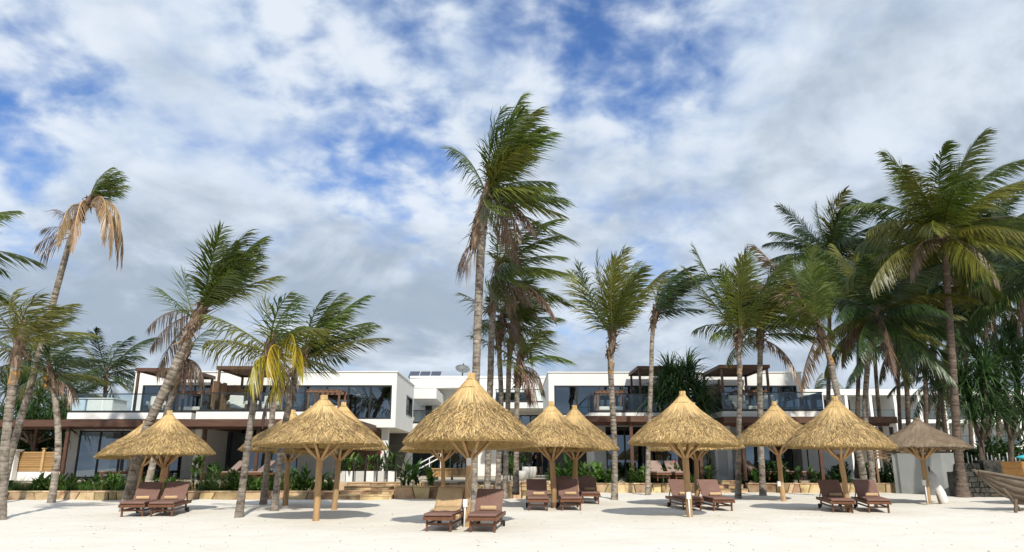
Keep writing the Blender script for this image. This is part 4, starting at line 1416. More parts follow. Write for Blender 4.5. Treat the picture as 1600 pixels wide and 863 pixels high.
def palm(label, base, pts, L=3.2, n=14, wind=.5, grav=.6, seed=1, r=(.16, .11), green='frond_green', dead=2, yellow=0, el=(-10, 80), leaf=.72, floor=None, Y=None,
         trunk='trunk', boots=1.0, spread=None, dens=1.0, olive=.25, group='coconut palms', droop=.5, deadmat='frond_dead', orange=None, hang=1.0, ydrift=0.0, wvec=None, extra=(), deadL=.75, swell=1.35):
    rnd = random.Random(seed)
    if Y is None:
        g = gnd(*base) if floor is None else (lambda d: Vector((0, 0, HC)) + d * ((floor - HC) / d.z))(ray(*base))
    else:
        g = at(base[0], base[1], Y)
    z = sand_h(g.x, g.y) if (floor is None and Y is None) else (floor if floor is not None else g.z)
    t = thing('palm_tree', label, 'palm tree', (g.x, g.y, z), group)
    W = [Vector((g.x, g.y, z - .15))]
    m_ = len(pts)
    for i, (px, py) in enumerate(pts):
        W.append(at(px, py, g.y + ydrift * (i + 1) / m_))
    tm, tip = trunk_mesh(W, r[0], r[1], rnd, swell=swell)
    r = (r[0] * .64, r[1] * .80)
    tm.build('trunk', trunk, t, smooth=True)
    c = W[-1]
    # shaggy old leaf bases below the crown
    if boots:
        bm_ = MB()
        for i in range(int(44 * boots)):
            s = rnd.uniform(0, .85) * boots
            q = c - tip * s
            a = rnd.uniform(0, 6.283)
            d = Vector((math.cos(a), math.sin(a), 0))
            l = rnd.uniform(.3, .85) * (.7 + .3 * boots)
            o0 = q + d * r[1] * .7
            o1 = o0 + d * .10 + tip * l * .45
            o2 = o1 + d * rnd.uniform(.05, .34) + tip * l * rnd.uniform(-.6, .45) + X_ * rnd.uniform(0, .12)
            sd = d.cross(tip).normalized() * rnd.uniform(.04, .085)
            n0 = len(bm_.v)
            bm_.v += [tuple(o0 - sd), tuple(o0 + sd), tuple(o1 + sd * .7 + d * .01), tuple(o1 - sd * .7), tuple(o2 + sd * .2), tuple(o2 - sd * .2)]
            bm_.f += [(n0, n0 + 1, n0 + 2, n0 + 3), (n0 + 3, n0 + 2, n0 + 4, n0 + 5)]
        bm_.tube([c - tip * .75 * boots, c - tip * .3 * boots, c + tip * .25, c + tip * .55], [r[1] * 1.02, r[1] * 1.25, r[1] * 1.1, r[1] * .4], 9, rnd=rnd, jit=.22)
        bm_.build('leaf_bases', 'leaf_base', t)
    if orange:
        q = at(orange[0], orange[1], g.y)
        om = MB(); om.tube([q - tip * .2, q, q + tip * .2], [r[1] * 1.08, r[1] * 1.14, r[1] * 1.06], 9, rnd=rnd, jit=.10)
        om.build('orange_sheath', 'orange_sheath', t)
    for i in range(n):
        f = (i + .5) / n
        az = i * 2.39996 + rnd.uniform(-.3, .3)
        e = R(el[1] + (el[0] - el[1]) * f ** .85 + rnd.uniform(-7, 7))
        if spread: az = R(spread[0] + (spread[1] - spread[0]) * rnd.random())
        ma = green
        if rnd.random() < olive * (.5 + f): ma = 'frond_olive'
        if i >= n - yellow: ma = 'frond_yellow'
        l = L * rnd.uniform(.85, 1.08) * (1 if i > 1 else .8)
        b = c + tip * (.15 - .3 * f)
        mb = frond_mesh(b, az, e, l, wind * rnd.uniform(.75, 1.25), grav * rnd.uniform(.8, 1.2), rnd, ma, leaf, dens=dens, droop=droop, wvec=wvec)
        mb.build('frond', ma, t)
    for i in range(dead):
        az = rnd.uniform(-1.2, 1.2) if wind > .4 else rnd.uniform(0, 6.28)
        e = R(rnd.uniform(-35, 15))
        mb = frond_mesh(c - tip * rnd.uniform(.1, .35), az, e, L * deadL * rnd.uniform(.8, 1.15), wind * .35, 2.3 * hang, rnd, deadmat, leaf * .8, dens=.9, ragged=.25, droop=1.3, wvec=wvec)
        mb.build('dead_frond', deadmat, t)
    for (px, py, azd, eld, l, mm, wi, gr) in extra:
        q = at(px, py, g.y) if px else c
        mb = frond_mesh(q, R(azd), R(eld), l, wi, gr, rnd, mm, leaf, dens=dens, droop=droop)
        mb.build('dead_frond' if mm in ('frond_dead', 'frond_tan') else 'frond', mm, t)
    return t


WB = dict(wind=1.0, grav=.55)
# --- left group
palm('palm at the left picture edge with pale trunk and yellow green windblown crown', (2, 812), [(8, 700), (20, 600), (32, 530)], L=1.6, n=11, wind=1.1, grav=.5, seed=101, r=(.17, .14),
     green='frond_olive', dead=0, olive=.6, el=(15, 85), orange=(22, 590), leaf=.65)
palm('leaning palm at far left with dead brown hanging crown', (2, 786), [(14, 722), (62, 552), (96, 425), (118, 350), (138, 315)], L=1.5, n=9, wind=.8, grav=.4, seed=102, r=(.19, .12),
     dead=0, el=(45, 85), spread=(-40, 60), deadmat='frond_tan', boots=1.5, leaf=.6, droop=.8, dens=.8,
     extra=[(140, 318, -20, 5, 3.0, 'frond_tan', .1, 5.0), (142, 322, 30, 0, 2.8, 'frond_tan', .1, 5.0), (136, 320, -70, 10, 3.1, 'frond_tan', .1, 5.0), (144, 315, -40, 20, 2.9, 'frond_tan', .15, 5.0), (132, 325, -90, 10, 2.5, 'frond_tan', .1, 5.0), (138, 318, 60, 10, 2.9, 'frond_tan', .1, 5.0), (145, 312, 0, 10, 2.5, 'frond_tan', .15, 5.0),
            (110, 360, 170, 20, 1.2, 'frond_dead', -.3, .6), (108, 365, 185, 0, 1.3, 'frond_dead', -.2, 1.4), (106, 372, 200, -20, 1.1, 'frond_dead', -.1, 1.6), (110, 345, 160, 45, 1.0, 'frond_dead', -.2, .5)])
palm('curved palm with reddish ringed trunk before the timber fence', (80, 786), [(91, 700), (86, 620), (80, 585)], L=1.9, n=10, wind=1.0, grav=.8, seed=103, r=(.17, .12), green='frond_dark',
     dead=2, orange=(72, 597), el=(0, 80))
palm('leaning palm with windblown crown above the left villa balcony', (196, 799), [(222, 690), (262, 600), (292, 530), (318, 478)], L=2.65, n=15, wind=.32, grav=.2, seed=104, r=(.23, .15),
     dead=3, el=(32, 80), boots=1.7, spread=(-75, 75), olive=.3, droop=.55, hang=.5, deadL=.95, extra=[(305, 500, 175, 40, 1.6, 'frond_green', .2, .2), (305, 500, 150, 55, 1.9, 'frond_green', .4, .2)])
palm('slim leaning palm with brown dead hanging skirt behind the leaning windblown palm', (222, 789), [(248, 690), (272, 610), (290, 555)], L=1.7, n=2, wind=.7, grav=.6, seed=105, r=(.17, .12),
     dead=7, el=(40, 80), boots=1.6, deadmat='frond_dead', hang=1.5, leaf=.5)
palm('slender speckled palm with yellow hanging fronds, base nearest the camera left of centre', (373, 809), [(388, 690), (402, 600), (420, 545)], L=1.9, n=9, wind=.6, grav=.5, seed=106, r=(.15, .10),
     dead=1, yellow=0, el=(-5, 80), green='frond_green', olive=.4, droop=.9, boots=.8, extra=[(432, 556, -70, 30, 1.5, 'frond_yellow', 0.20, 3.6), (440, 553, -95, 35, 1.6, 'frond_yellow', 0.20, 3.6), (428, 560, -115, 15, 1.4, 'frond_yellow', 0.15, 3.6), (446, 552, -50, 35, 1.6, 'frond_yellow', 0.30, 3.6), (438, 566, -85, 0, 1.3, 'frond_yellow', 0.15, 3.6), (442, 545, -60, 50, 1.6, 'frond_yellow', 0.30, 3.6)])
palm('palm with smooth grey trunk standing behind the yellow fronded palm', (411, 788), [(418, 720), (428, 620), (430, 560)], L=1.7, n=5, wind=.9, grav=.7, seed=107, r=(.16, .11), dead=1, el=(20, 80), droop=1.0,
     green='frond_olive', boots=.8)
palm('palm with broad green fronds swept right over the left villa roof', (428, 799), [(440, 700), (450, 640), (463, 582), (474, 555)], L=2.5, n=11, wind=.38, grav=.4, seed=108, r=(.15, .12), dead=1,
     el=(20, 85), spread=(-75, 75), boots=.9, olive=.35, leaf=.62)
# --- tall group in the middle
palm('tallest palm with pale straight trunk and shaggy crown behind the largest parasol', (740, 801), [(741, 700), (744, 580), (750, 420), (757, 330), (763, 300)], L=2.85, n=20, wind=.7, grav=.35, seed=109, spread=(-100, 100),
     r=(.165, .17), dead=4, el=(-28, 84), boots=2.4, hang=.7, leaf=.85, olive=.3, droop=.55, deadL=.9, extra=[(752, 375, 175, -15, 1.1, 'frond_dead', 0, 2.2), (750, 385, 200, -30, .9, 'frond_dead', 0, 2.0), (765, 300, -30, 78, 3.4, 'frond_green', .35, .1), (762, 310, 160, 70, 2.4, 'frond_green', .1, 1.3)])
palm('second tallest palm right behind the tallest palm trunk', (761, 789), [(763, 700), (766, 600), (770, 490), (779, 425)], L=2.7, n=15, wind=.8, grav=.6, seed=110, r=(.16, .14), dead=4, el=(-25, 80), spread=(-110, 100), boots=2.0, olive=.3, hang=.8, deadL=.9)
palm('third slim palm in the row behind the largest parasol', (777, 784), [(780, 700), (783, 620), (780, 540), (784, 500)], L=2.0, n=9, wind=.8, grav=.6, seed=111, r=(.14, .11), dead=3, el=(-5, 80), boots=1.4, hang=1.2)
palm('fourth palm in the row with short bushy crown', (789, 780), [(791, 700), (794, 620), (796, 560), (804, 505)], L=2.0, n=13, wind=.8, grav=.5, seed=112, r=(.15, .12), dead=2, el=(0, 80), boots=1.5)
palm('short palm with drooping dead fronds at the right of the middle row', (806, 766), [(807, 690), (808, 620), (812, 565)], L=1.9, n=8, wind=.7, grav=.8, seed=113, r=(.14, .11), dead=5, el=(0, 80), boots=1.2, floor=.9, hang=1.2)
# --- right of the middle
palm('palm with orange patched neck and smooth grey ringed trunk right of centre', (960, 781), [(960, 700), (955, 600), (954, 555), (957, 522)], L=3.3, n=13, wind=.35, grav=.18, seed=114, r=(.17, .13), dead=0, el=(45, 86),
     boots=1.3, orange=(955, 575), olive=.45, leaf=.8, droop=.4)
palm('slim palm left of the pandanus with fronds bent to the right', (1012, 774), [(1013, 700), (1017, 600), (1019, 530), (1024, 490)], L=2.5, n=10, wind=1.0, grav=.55, seed=115, r=(.15, .11), dead=0, el=(25, 85), boots=1.0,
     spread=(-90, 90), green='frond_dark', extra=[(0, 0, 0, 62, 3.4, 'frond_dark', 1.3, .9)])
palm('palm with upright fronds and yellow neck beside the right pergola', (1153, 779), [(1154, 690), (1156, 600), (1154, 545), (1157, 520)], L=3.7, n=11, wind=.22, grav=.25, seed=116, r=(.16, .11), dead=0, el=(48, 87),
     boots=.9, orange=(1156, 578), leaf=.8, droop=.6)
palm('grey ringed palm right of the right pergola with full green crown', (1192, 775), [(1189, 690), (1187, 600), (1189, 520)], L=3.3, n=15, wind=.45, grav=.8, seed=117, r=(.18, .13), dead=1, el=(0, 82), boots=1.0, leaf=.8)
palm('tall dark trunked palm behind the leaning parasol with big full crown', (1292, 750), [(1294, 640), (1296, 500), (1296, 400)], L=5.0, n=27, wind=.35, grav=.7, seed=118, dens=1.3, r=(.2, .15), dead=2, el=(-30, 82), floor=.9, green='frond_dark', trunk='trunk_dark', leaf=.95)
palm('palm bending left with red and white ringed neck and pale dead fronds', (1354, 779), [(1341, 705), (1312, 630), (1296, 560), (1277, 505)], L=3.4, n=13, wind=.12, grav=.35, seed=119, r=(.2, .13), dead=2, el=(15, 80), boots=1.3,
     spread=(60, 250), deadmat='frond_tan', hang=.35, orange=(1298, 565), leaf=.85, deadL=1.0, extra=[(1275, 500, 165, 62, 3.9, 'frond_tan', .1, .5), (1275, 500, 150, 50, 3.3, 'frond_tan', .1, .8), (1275, 500, 185, 45, 3.0, 'frond_dead', 0, .8)])
palm('ringed palm right of the leaning parasol pole with dense dark crown', (1366, 772), [(1358, 700), (1352, 640), (1357, 560), (1370, 490)], L=4.0, n=24, wind=.3, grav=.9, seed=120, dens=1.3, r=(.18, .14), dead=3, el=(-35, 80), green='frond_dark', leaf=.85)
palm('tallest palm at the right with full feathery crown and thick dark foot', (1505, 777), [(1496, 690), (1489, 580), (1480, 450), (1475, 362)], L=4.5, n=30, wind=.32, grav=.85, seed=121, r=(.25, .15), swell=1.9, trunk='trunk_dark', dead=2, el=(-30, 84), leaf=.95, olive=.5, boots=.7, dens=1.45)  # dark trunk colour stands in for shade from the neighbouring palms
palm('shaggy dark palm behind the grey thatched parasol', (1426, 760), [(1420, 680), (1416, 600), (1402, 530)], L=3.4, n=22, wind=.2, grav=1.1, seed=122, dens=1.3, r=(.18, .15), dead=5, el=(-35, 70), green='frond_dark', trunk='trunk_dark', floor=.7, boots=1.8)
palm('leaning dark palm left of the tall thick footed palm', (1488, 757), [(1478, 680), (1468, 600), (1452, 520), (1440, 478)], L=4.0, n=24, wind=.25, grav=.9, seed=123, dens=1.3, r=(.19, .14), dead=4, el=(-35, 78), green='frond_dark', trunk='trunk_dark', floor=.7, olive=.3)
palm('thin background palm between the leaning parasol and the grey parasol', (1386, 745), [(1375, 660), (1367, 560), (1362, 440)], L=4.2, n=22, wind=.3, grav=.9, seed=124, dens=1.3, r=(.17, .13), dead=2, el=(-30, 78), green='frond_dark', trunk='trunk_dark', Y=44)
palm('thin dark background palm behind the shaggy dark palm', (1410, 745), [(1405, 640), (1402, 540), (1400, 430)], L=4.4, n=22, wind=.3, grav=.9, seed=125, dens=1.3, r=(.18, .13), dead=2, el=(-30, 78), green='frond_dark', trunk='trunk_dark', Y=47)
palm('background palm behind the pandanus thicket at the right edge', (1560, 745), [(1560, 640), (1555, 540), (1548, 440)], L=4.6, n=26, wind=.3, grav=.9, seed=126, dens=1.3, r=(.2, .14), dead=3, el=(-35, 78), green='frond_dark', trunk='trunk_dark', Y=42)
palm('palm at the right picture edge with fronds hanging into view', (1660, 775), [(1650, 650), (1635, 520), (1622, 430)], L=4.4, n=24, wind=.25, grav=.9, seed=127, dens=1.3, r=(.2, .14), dead=3, el=(-35, 80), green='frond_dark', trunk='trunk_dark', Y=31)
palm('background palm filling the gap behind the tall thick footed palm', (1520, 745), [(1515, 640), (1508, 560), (1500, 500)], L=4.4, n=26, wind=.25, grav=1.0, seed=128, dens=1.3, r=(.2, .14), dead=3, el=(-40, 75), green='frond_dark', trunk='trunk_dark', Y=48)
palm('dark background palm above the pandanus at the right edge', (1610, 745), [(1606, 600), (1600, 500), (1596, 410)], L=5.0, n=24, wind=.25, grav=.9, seed=129, dens=1.3, r=(.2, .14), dead=2, el=(-35, 78), green='frond_dark', trunk='trunk_dark', Y=46)
palm('background palm low between the dark palms left of the pandanus thicket', (1462, 745), [(1464, 680), (1468, 630), (1470, 590)], L=3.6, n=20, wind=.2, grav=1.1, seed=130, r=(.18, .14), dead=3, el=(-40, 75), green='frond_dark', trunk='trunk_dark', Y=50)
palm('dark background palm above the leaning parasol, left of the ringed palm crown', (1338, 745), [(1340, 640), (1342, 540), (1340, 455)], L=4.6, n=22, wind=.25, grav=.9, seed=141, r=(.18, .13), dead=2, el=(-35, 78), green='frond_dark', trunk='trunk_dark', Y=41, dens=1.3)
palm('dark background palm crown left of the tall thick footed palm', (1448, 745), [(1446, 600), (1444, 500), (1440, 400)], L=4.8, n=22, wind=.25, grav=.9, seed=142, r=(.18, .13), dead=2, el=(-35, 78), green='frond_dark', trunk='trunk_dark', Y=43, dens=1.3)
palm('dark background palm crown behind the right side of the tallest right palm', (1545, 745), [(1542, 600), (1540, 480), (1538, 385)], L=4.8, n=22, wind=.25, grav=.9, seed=143, r=(.18, .13), dead=2, el=(-35, 78), green='frond_dark', trunk='trunk_dark', Y=40, dens=1.3)
# --- background at the left
palm('dark green palm behind the left villa balcony', (160, 740), [(161, 680), (164, 620), (166, 585)], L=4.0, n=18, wind=.45, grav=.8, seed=131, r=(.2, .15), dead=0, el=(-25, 80), green='frond_dark', Y=50, trunk='trunk_dark', leaf=.9)
palm('dark palm low behind the curved palm at the left', (95, 745), [(97, 680), (99, 630)], L=3.8, n=15, wind=.5, grav=1.0, seed=132, r=(.2, .15), dead=1, el=(-35, 75), green='frond_dark', Y=45, trunk='trunk_dark')
palm('dark palm behind the leaning palm at the left edge', (40, 745), [(40, 680), (42, 600), (44, 560)], L=3.8, n=15, wind=.6, grav=.9, seed=133, r=(.2, .15), dead=1, el=(-30, 78), green='frond_dark', Y=42, trunk='trunk_dark')
palm('palm outside the left edge whose frond tips show in the sky', (-150, 800), [(-140, 650), (-130, 500), (-125, 400)], L=3.4, n=16, wind=.5, grav=.8, seed=134, r=(.18, .13), dead=0, el=(-25, 80))
palm('small distant palm top above the roof end of the right villa', (1272, 745), [(1272, 680), (1272, 618)], L=3.6, n=14, wind=.3, grav=.8, seed=135, r=(.2, .15), dead=0, el=(-30, 80), green='frond_dark', Y=95, trunk='trunk_dark', boots=0)
palm('smaller distant palm top above the white hotel wing', (1321, 745), [(1321, 680), (1321, 614)], L=3.0, n=12, wind=.3, grav=.8, seed=136, r=(.2, .15), dead=0, el=(-30, 80), green='frond_dark', Y=100, trunk='trunk_dark', boots=0)


# ------------------------------------------------------------------ pandanus: rosettes of strap leaves on forked stems
def rosette(mb, c, up, L, n, rnd, w=.035):
    up = Vector(up).normalized()
    a1 = up.cross(Vector((.3, .9, .1))).normalized(); a2 = up.cross(a1)
    for i in range(n):
        a = i * 2.39996
        f = (i + .5) / n
        e = R(82 - 105 * f + rnd.uniform(-8, 8))
        d = (a1 * math.cos(a) + a2 * math.sin(a)) * math.cos(e) + up * math.sin(e)
        l = L * rnd.uniform(.8, 1.15)
        p = Vector(c); sd = d.cross(up)
        sd = (sd.normalized() if sd.length > .05 else a1) * w
        b = rnd.uniform(.75, 1.3)
        n0 = len(mb.v)
        steps = 5
        for k in range(steps + 1):
            ww = (1 if k < 3 else 1 - (k - 2) / (steps - 1.6)) if k else .8
            nn = sd.cross(d).normalized() * (w * .35)
            mb.v += [tuple(p - sd * ww), tuple(p - nn * ww), tuple(p + sd * ww)]
            mb.c += [b * .9, b * 1.15, b * .9]
            p = p + d * (l / steps)
            d = (d - Z_ * (.10 + .16 * k) + X_ * .03).normalized()
        for k in range(steps):
            q = n0 + k * 3
            mb.f += [(q, q + 1, q + 4, q + 3), (q + 1, q + 2, q + 5, q + 4)]


def pandanus(label, base, heads, L, seed, floor=None, Y=None, n=70, stem=.09, w=.04):
    rnd = random.Random(seed)
    g = at(base[0], base[1], Y)
    z = floor if floor is not None else sand_h(g.x, g.y)
    t = thing('pandanus_tree', label, 'pandanus', (g.x, g.y, z), 'pandanus trees')
    H = [at(px, py, g.y + dy) for px, py, dy, bx in heads]
    b0 = Vector((g.x, g.y, z - .1))
    mean = sum(H, Vector()) / len(H)
    fork = Vector((b0.x + (mean.x - b0.x) * .5, g.y, b0.z + (min(h.z for h in H) - b0.z) * .72))
    ms = MB(); ms.tube([b0, b0.lerp(fork, .5) + Vector((.04, 0, 0)), fork], [stem * 1.5, stem * 1.25, stem * 1.15], 9, rnd=rnd, jit=.06)
    ms.c = [rnd.uniform(.7, 1.1) for _ in ms.v]
    ms.build('stem', 'trunk_dark', t, smooth=True)
    for i, h in enumerate(H):
        sm = MB()
        mid = fork.lerp(h, .5) + Vector(((h.x - fork.x) * .2, 0, -.12))
        sm.tube([fork - Vector((0, 0, .12)), mid, h], [stem * .85, stem * .72, stem * .6], 8, rnd=rnd, jit=.06)
        sm.c = [rnd.uniform(.7, 1.1) for _ in sm.v]
        sm.build('branch', 'trunk_dark', t, smooth=True)
        mb = MB(); mb.c = []
        u = Vector((rnd.uniform(-.25, .25), rnd.uniform(-.3, .1), 1))
        rosette(mb, h, u, L, n, rnd, w)
        mb.build('leaf_rosette', 'pandanus', t)
    return t


pandanus('large spiky pandanus in front of the right villa balcony', (1062, 752), [(1062, 598, 0, 0), (1040, 612, .3, -.1), (1085, 612, .2, .12), (1060, 620, -.3, .05), (1075, 585, .5, .02), (1048, 590, .5, 0), (1030, 628, .1, -.15), (1096, 634, .1, .2)], 1.55, 201, floor=.95, Y=34.5, n=85, w=.045)
pandanus('pandanus with dark stems at right, left one in front of the hotel wing', (1532, 748), [(1532, 600, 0, 0), (1512, 625, .4, -.2), (1528, 560, .6, .1), (1550, 645, -.2, .2), (1540, 585, -.3, .1), (1520, 655, .1, 0), (1506, 600, .5, 0)], 1.6, 202, floor=.6, Y=31.5, n=70)
pandanus('pandanus with dark stems at the right edge above the boat', (1574, 750), [(1566, 560, 0, 0), (1590, 600, .3, .3), (1560, 610, -.3, -.2), (1545, 570, .5, -.3), (1580, 530, .6, .1), (1602, 650, .2, .4), (1572, 648, -.3, 0), (1590, 565, .4, 0)], 1.7, 203, floor=.6, Y=32.5, n=75)
pandanus('bushy pandanus thicket behind the fence at the far left', (55, 745), [(30, 640, 0, -.4), (62, 625, .5, 0), (50, 660, -.3, .1), (85, 640, .4, .6), (10, 655, .3, -1), (75, 665, -.2, .4), (38, 600, .6, -.2), (100, 668, .2, .8), (15, 610, .8, -.8)], 1.5, 204, floor=FL, Y=39, n=70)


# ------------------------------------------------------------------ garden plants
def leaf_blade(mb, p, d, l, w, rnd, bend=.5, fold=.25):
    d = Vector(d).normalized()
    sd = d.cross(Z_)
    sd = sd.normalized() if sd.length > .05 else Vector((1, 0, 0))
    b = rnd.uniform(.7, 1.3)
    n0 = len(mb.v); steps = 4
    prof = (.25, .85, 1.0, .62, .02)
    for k in range(steps + 1):
        nn = sd.cross(d).normalized()
        ww = w * prof[k]
        mb.v += [tuple(p - sd * ww + nn * ww * fold), tuple(p), tuple(p + sd * ww + nn * ww * fold)]
        mb.c += [b * .92, b * 1.12, b * .92]
        p = p + d * (l / steps)
        d = (d - Z_ * bend * .35).normalized()
    for k in range(steps):
        q = n0 + 3 * k
        mb.f += [(q, q + 1, q + 4, q + 3), (q + 1, q + 2, q + 5, q + 4)]


def broadleaf(label, px, py, Y, h, n=22, sp=.35, seed=1, m='leaf', floor=None, leaf=(.45, .085), flower=0, group='broad leaved garden plants', cat='plant', name='broadleaf_plant'):
    rnd = random.Random(seed)
    g = at(px, py, Y)
    z = floor if floor is not None else g.z
    t = thing(name, label, cat, (g.x, g.y, z), group)
    mb = MB(); mb.c = []
    stems = MB()
    for s in range(max(3, n // 5)):
        a = rnd.uniform(0, 6.28); r = sp * math.sqrt(rnd.random()) * .6
        b = Vector((g.x + r * math.cos(a), g.y + r * math.sin(a), z - .03))
        hh = h * rnd.uniform(.65, 1.0)
        tp = b + Vector((rnd.uniform(-.12, .12), rnd.uniform(-.1, .1), hh * .8))
        stems.tube([b, b.lerp(tp, .5), tp], [.014, .012, .008], 5)
        for k in range(max(4, n // 4)):
            f = rnd.uniform(.1, 1)
            aa = rnd.uniform(0, 6.28)
            e = R(rnd.uniform(25, 75))
            l = leaf[0] * rnd.uniform(.7, 1.2)
            leaf_blade(mb, b.lerp(tp, f), (math.cos(aa) * math.cos(e), math.sin(aa) * math.cos(e), math.sin(e)), l, leaf[1] * rnd.uniform(.7, 1.2), rnd, rnd.uniform(.3, 1.0))
    stems.build('stems', 'leaf_dark', t, smooth=True)
    mb.build('foliage', m, t)
    if flower:
        fm = MB(); fm.c = []
        for k in range(flower * 8):
            p = Vector((g.x + rnd.uniform(-sp, sp) * .4, g.y - .1, z + h * rnd.uniform(.85, 1.1)))
            leaf_blade(fm, p, (rnd.uniform(-1, 1), rnd.uniform(-1, 1), .8), .14, .03, rnd, .4)
        fm.build('flower', 'red_flower', t)
    return t


def grass_bed(label, spots, h, m, seed, name='bed_grass', n=46, w=.012):
    rnd = random.Random(seed)
    mb = MB(); mb.c = []
    for (x, y, z, sc) in spots:
        for i in range(n):
            a = rnd.uniform(0, 6.28); e = R(rnd.uniform(38, 85))
            d = Vector((math.cos(a) * math.cos(e), math.sin(a) * math.cos(e), math.sin(e)))
            p = Vector((x + rnd.uniform(-.14, .14), y + rnd.uniform(-.12, .12), z - .02))
            l = h * sc * rnd.uniform(.6, 1.15)
            sd = d.cross(Z_).normalized() * w
            p1 = p + d * l * .55
            d2 = (d - Z_ * rnd.uniform(.3, 1.1) + X_ * .25).normalized()
            p2 = p1 + d2 * l * .5
            n0 = len(mb.v); b = rnd.uniform(.6, 1.25)
            mb.v += [tuple(p - sd), tuple(p + sd), tuple(p1 + sd * .8), tuple(p1 - sd * .8), tuple(p2)]
            mb.c += [b * .8, b * .8, b, b, b * 1.15]
            mb.f += [(n0, n0 + 1, n0 + 2, n0 + 3), (n0 + 3, n0 + 2, n0 + 4)]
    o = mb.build(name, m)
    return tag(o, label, 'grass', kind='stuff')


def cover_bed(label, x0, x1, y0, y1, z, h, seed, count, m='leaf_dark', leaf=(.30, .055)):
    """low clumps of differing height and leaf size with gaps between them"""
    rnd = random.Random(seed)
    mb = MB(); mb.c = []
    clumps = []
    for i in range(int((x1 - x0) * 3.2)):
        clumps.append((rnd.uniform(x0, x1), rnd.uniform(y0, y1), rnd.uniform(.18, .42), h * rnd.choice((.3, .45, .6, .8, 1.0)), rnd.uniform(.6, 1.5), rnd.uniform(.65, 1.25), rnd.uniform(.5, 1.6)))
    for i in range(count):
        cx, cy, r, hh, ls, br, wd = rnd.choice(clumps)
        a = rnd.uniform(0, 6.28); q = r * math.sqrt(rnd.random())
        p = Vector((cx + q * math.cos(a), min(max(cy + q * math.sin(a), y0), y1), z + rnd.random() ** .8 * hh * (1 - .5 * (q / r) ** 2)))
        e = R(rnd.uniform(10, 80)); a += rnd.uniform(-.7, .7)
        k = len(mb.c)
        leaf_blade(mb, p, (math.cos(a) * math.cos(e), math.sin(a) * math.cos(e), math.sin(e)), leaf[0] * ls * rnd.uniform(.6, 1.2), leaf[1] * wd * rnd.uniform(.6, 1.2), rnd, rnd.uniform(.4, 1.1))
        for q_ in range(k, len(mb.c)): mb.c[q_] *= br
    o = mb.build('bed_ground_cover', m)
    return tag(o, label, 'ground cover', kind='stuff')


def bush(label, px, py, Y, rx, rz_, seed, n=1500, m='leaf_dark', floor=None, leaf=(.34, .07)):
    """dense shrub: leaves spread through several lobes"""
    rnd = random.Random(seed)
    g = at(px, py, Y)
    z = FL if floor is None else floor
    t = thing('dense_shrub', label, 'shrub', (g.x, g.y, z), 'dark shrubs behind the gardens')
    mb = MB(); mb.c = []
    lobes = [(g.x + rnd.uniform(-.7, .7) * rx, g.y + rnd.uniform(-.4, .4), z + rz_ * rnd.uniform(.25, .8), rx * rnd.uniform(.3, .55), rz_ * rnd.uniform(.22, .34), rnd.uniform(.7, 1.3)) for _ in range(9)]
    st = MB()
    for lx, ly, lz, a, b, br in lobes: st.tube([(g.x, g.y, z - .05), ((g.x + lx) / 2, ly, (z + lz) / 2), (lx, ly, lz)], [.05, .035, .02], 6)
    st.build('stems', 'trunk_dark', t)
    for i in range(n):
        lx, ly, lz, a, b, br = rnd.choice(lobes)
        v = Vector((rnd.gauss(0, 1), rnd.gauss(0, 1), rnd.gauss(0, 1))).normalized() * rnd.uniform(.75, 1.08)
        p = Vector((lx + v.x * a, ly + v.y * a, max(z + .05, lz + v.z * b)))
        d = (v + Vector((rnd.uniform(-.6, .6), rnd.uniform(-.6, .6), rnd.uniform(-.3, .6)))).normalized()
        k = len(mb.c)
        leaf_blade(mb, p, d, leaf[0] * rnd.uniform(.6, 1.2), leaf[1] * rnd.uniform(.7, 1.2), rnd, rnd.uniform(.4, 1.1))
        for q_ in range(k, len(mb.c)): mb.c[q_] *= br
    mb.build('foliage', m, t)
    return t


bush('large dark shrub behind the timber fence at the far left', 20, 745, 41.5, 1.6, 3.6, 351, 2200)
bush('large dark shrub between the timber fence and the left villa', 68, 745, 41.0, 1.5, 3.3, 352, 2200)
bush('dark shrub at the far left edge behind the gate post', -25, 745, 40.5, 1.5, 3.4, 353, 1600)
bush('dark shrub under the pandanus stems behind the ruin wall', 1545, 745, 36.5, 1.6, 2.0, 354, 1500, floor=.7)
bush('dark shrub behind the black block at the right edge', 1595, 745, 37.5, 1.7, 2.6, 355, 1700, floor=.7)
zl = ZW - .05
cover_bed('mixed low green plants along the bed left of the middle steps', -22, WL1 - .1, 28.8, 30.9, zl, .85, 301, 3600, 'leaf')
rnd = random.Random(302)
sp_ = [(wx(p, 768, 29) + rnd.uniform(-.2, .2), 28.6 + rnd.uniform(0, .5), zl, rnd.uniform(.8, 1.3)) for p in list(range(20, 130, 9)) + list(range(150, 200, 9)) + list(range(265, 300, 7)) + list(range(325, 420, 8))]
grass_bed('soft green fountain grass along the bed left of the middle steps', sp_, .62, 'grass', 303)
zr = ZR - .04
cover_bed('mixed dark green plants in the bed left of the small steps', r0 + .05, r1 - .1, 33.7, 35.8, zr, 1.05, 304, 2600, 'leaf')
cover_bed('mixed dark green plants in the bed right of the small steps', r2 + .1, r3 - .1, 33.7, 35.8, zr, 1.05, 305, 3000)
zm = wz(761, YM - .35) - .06
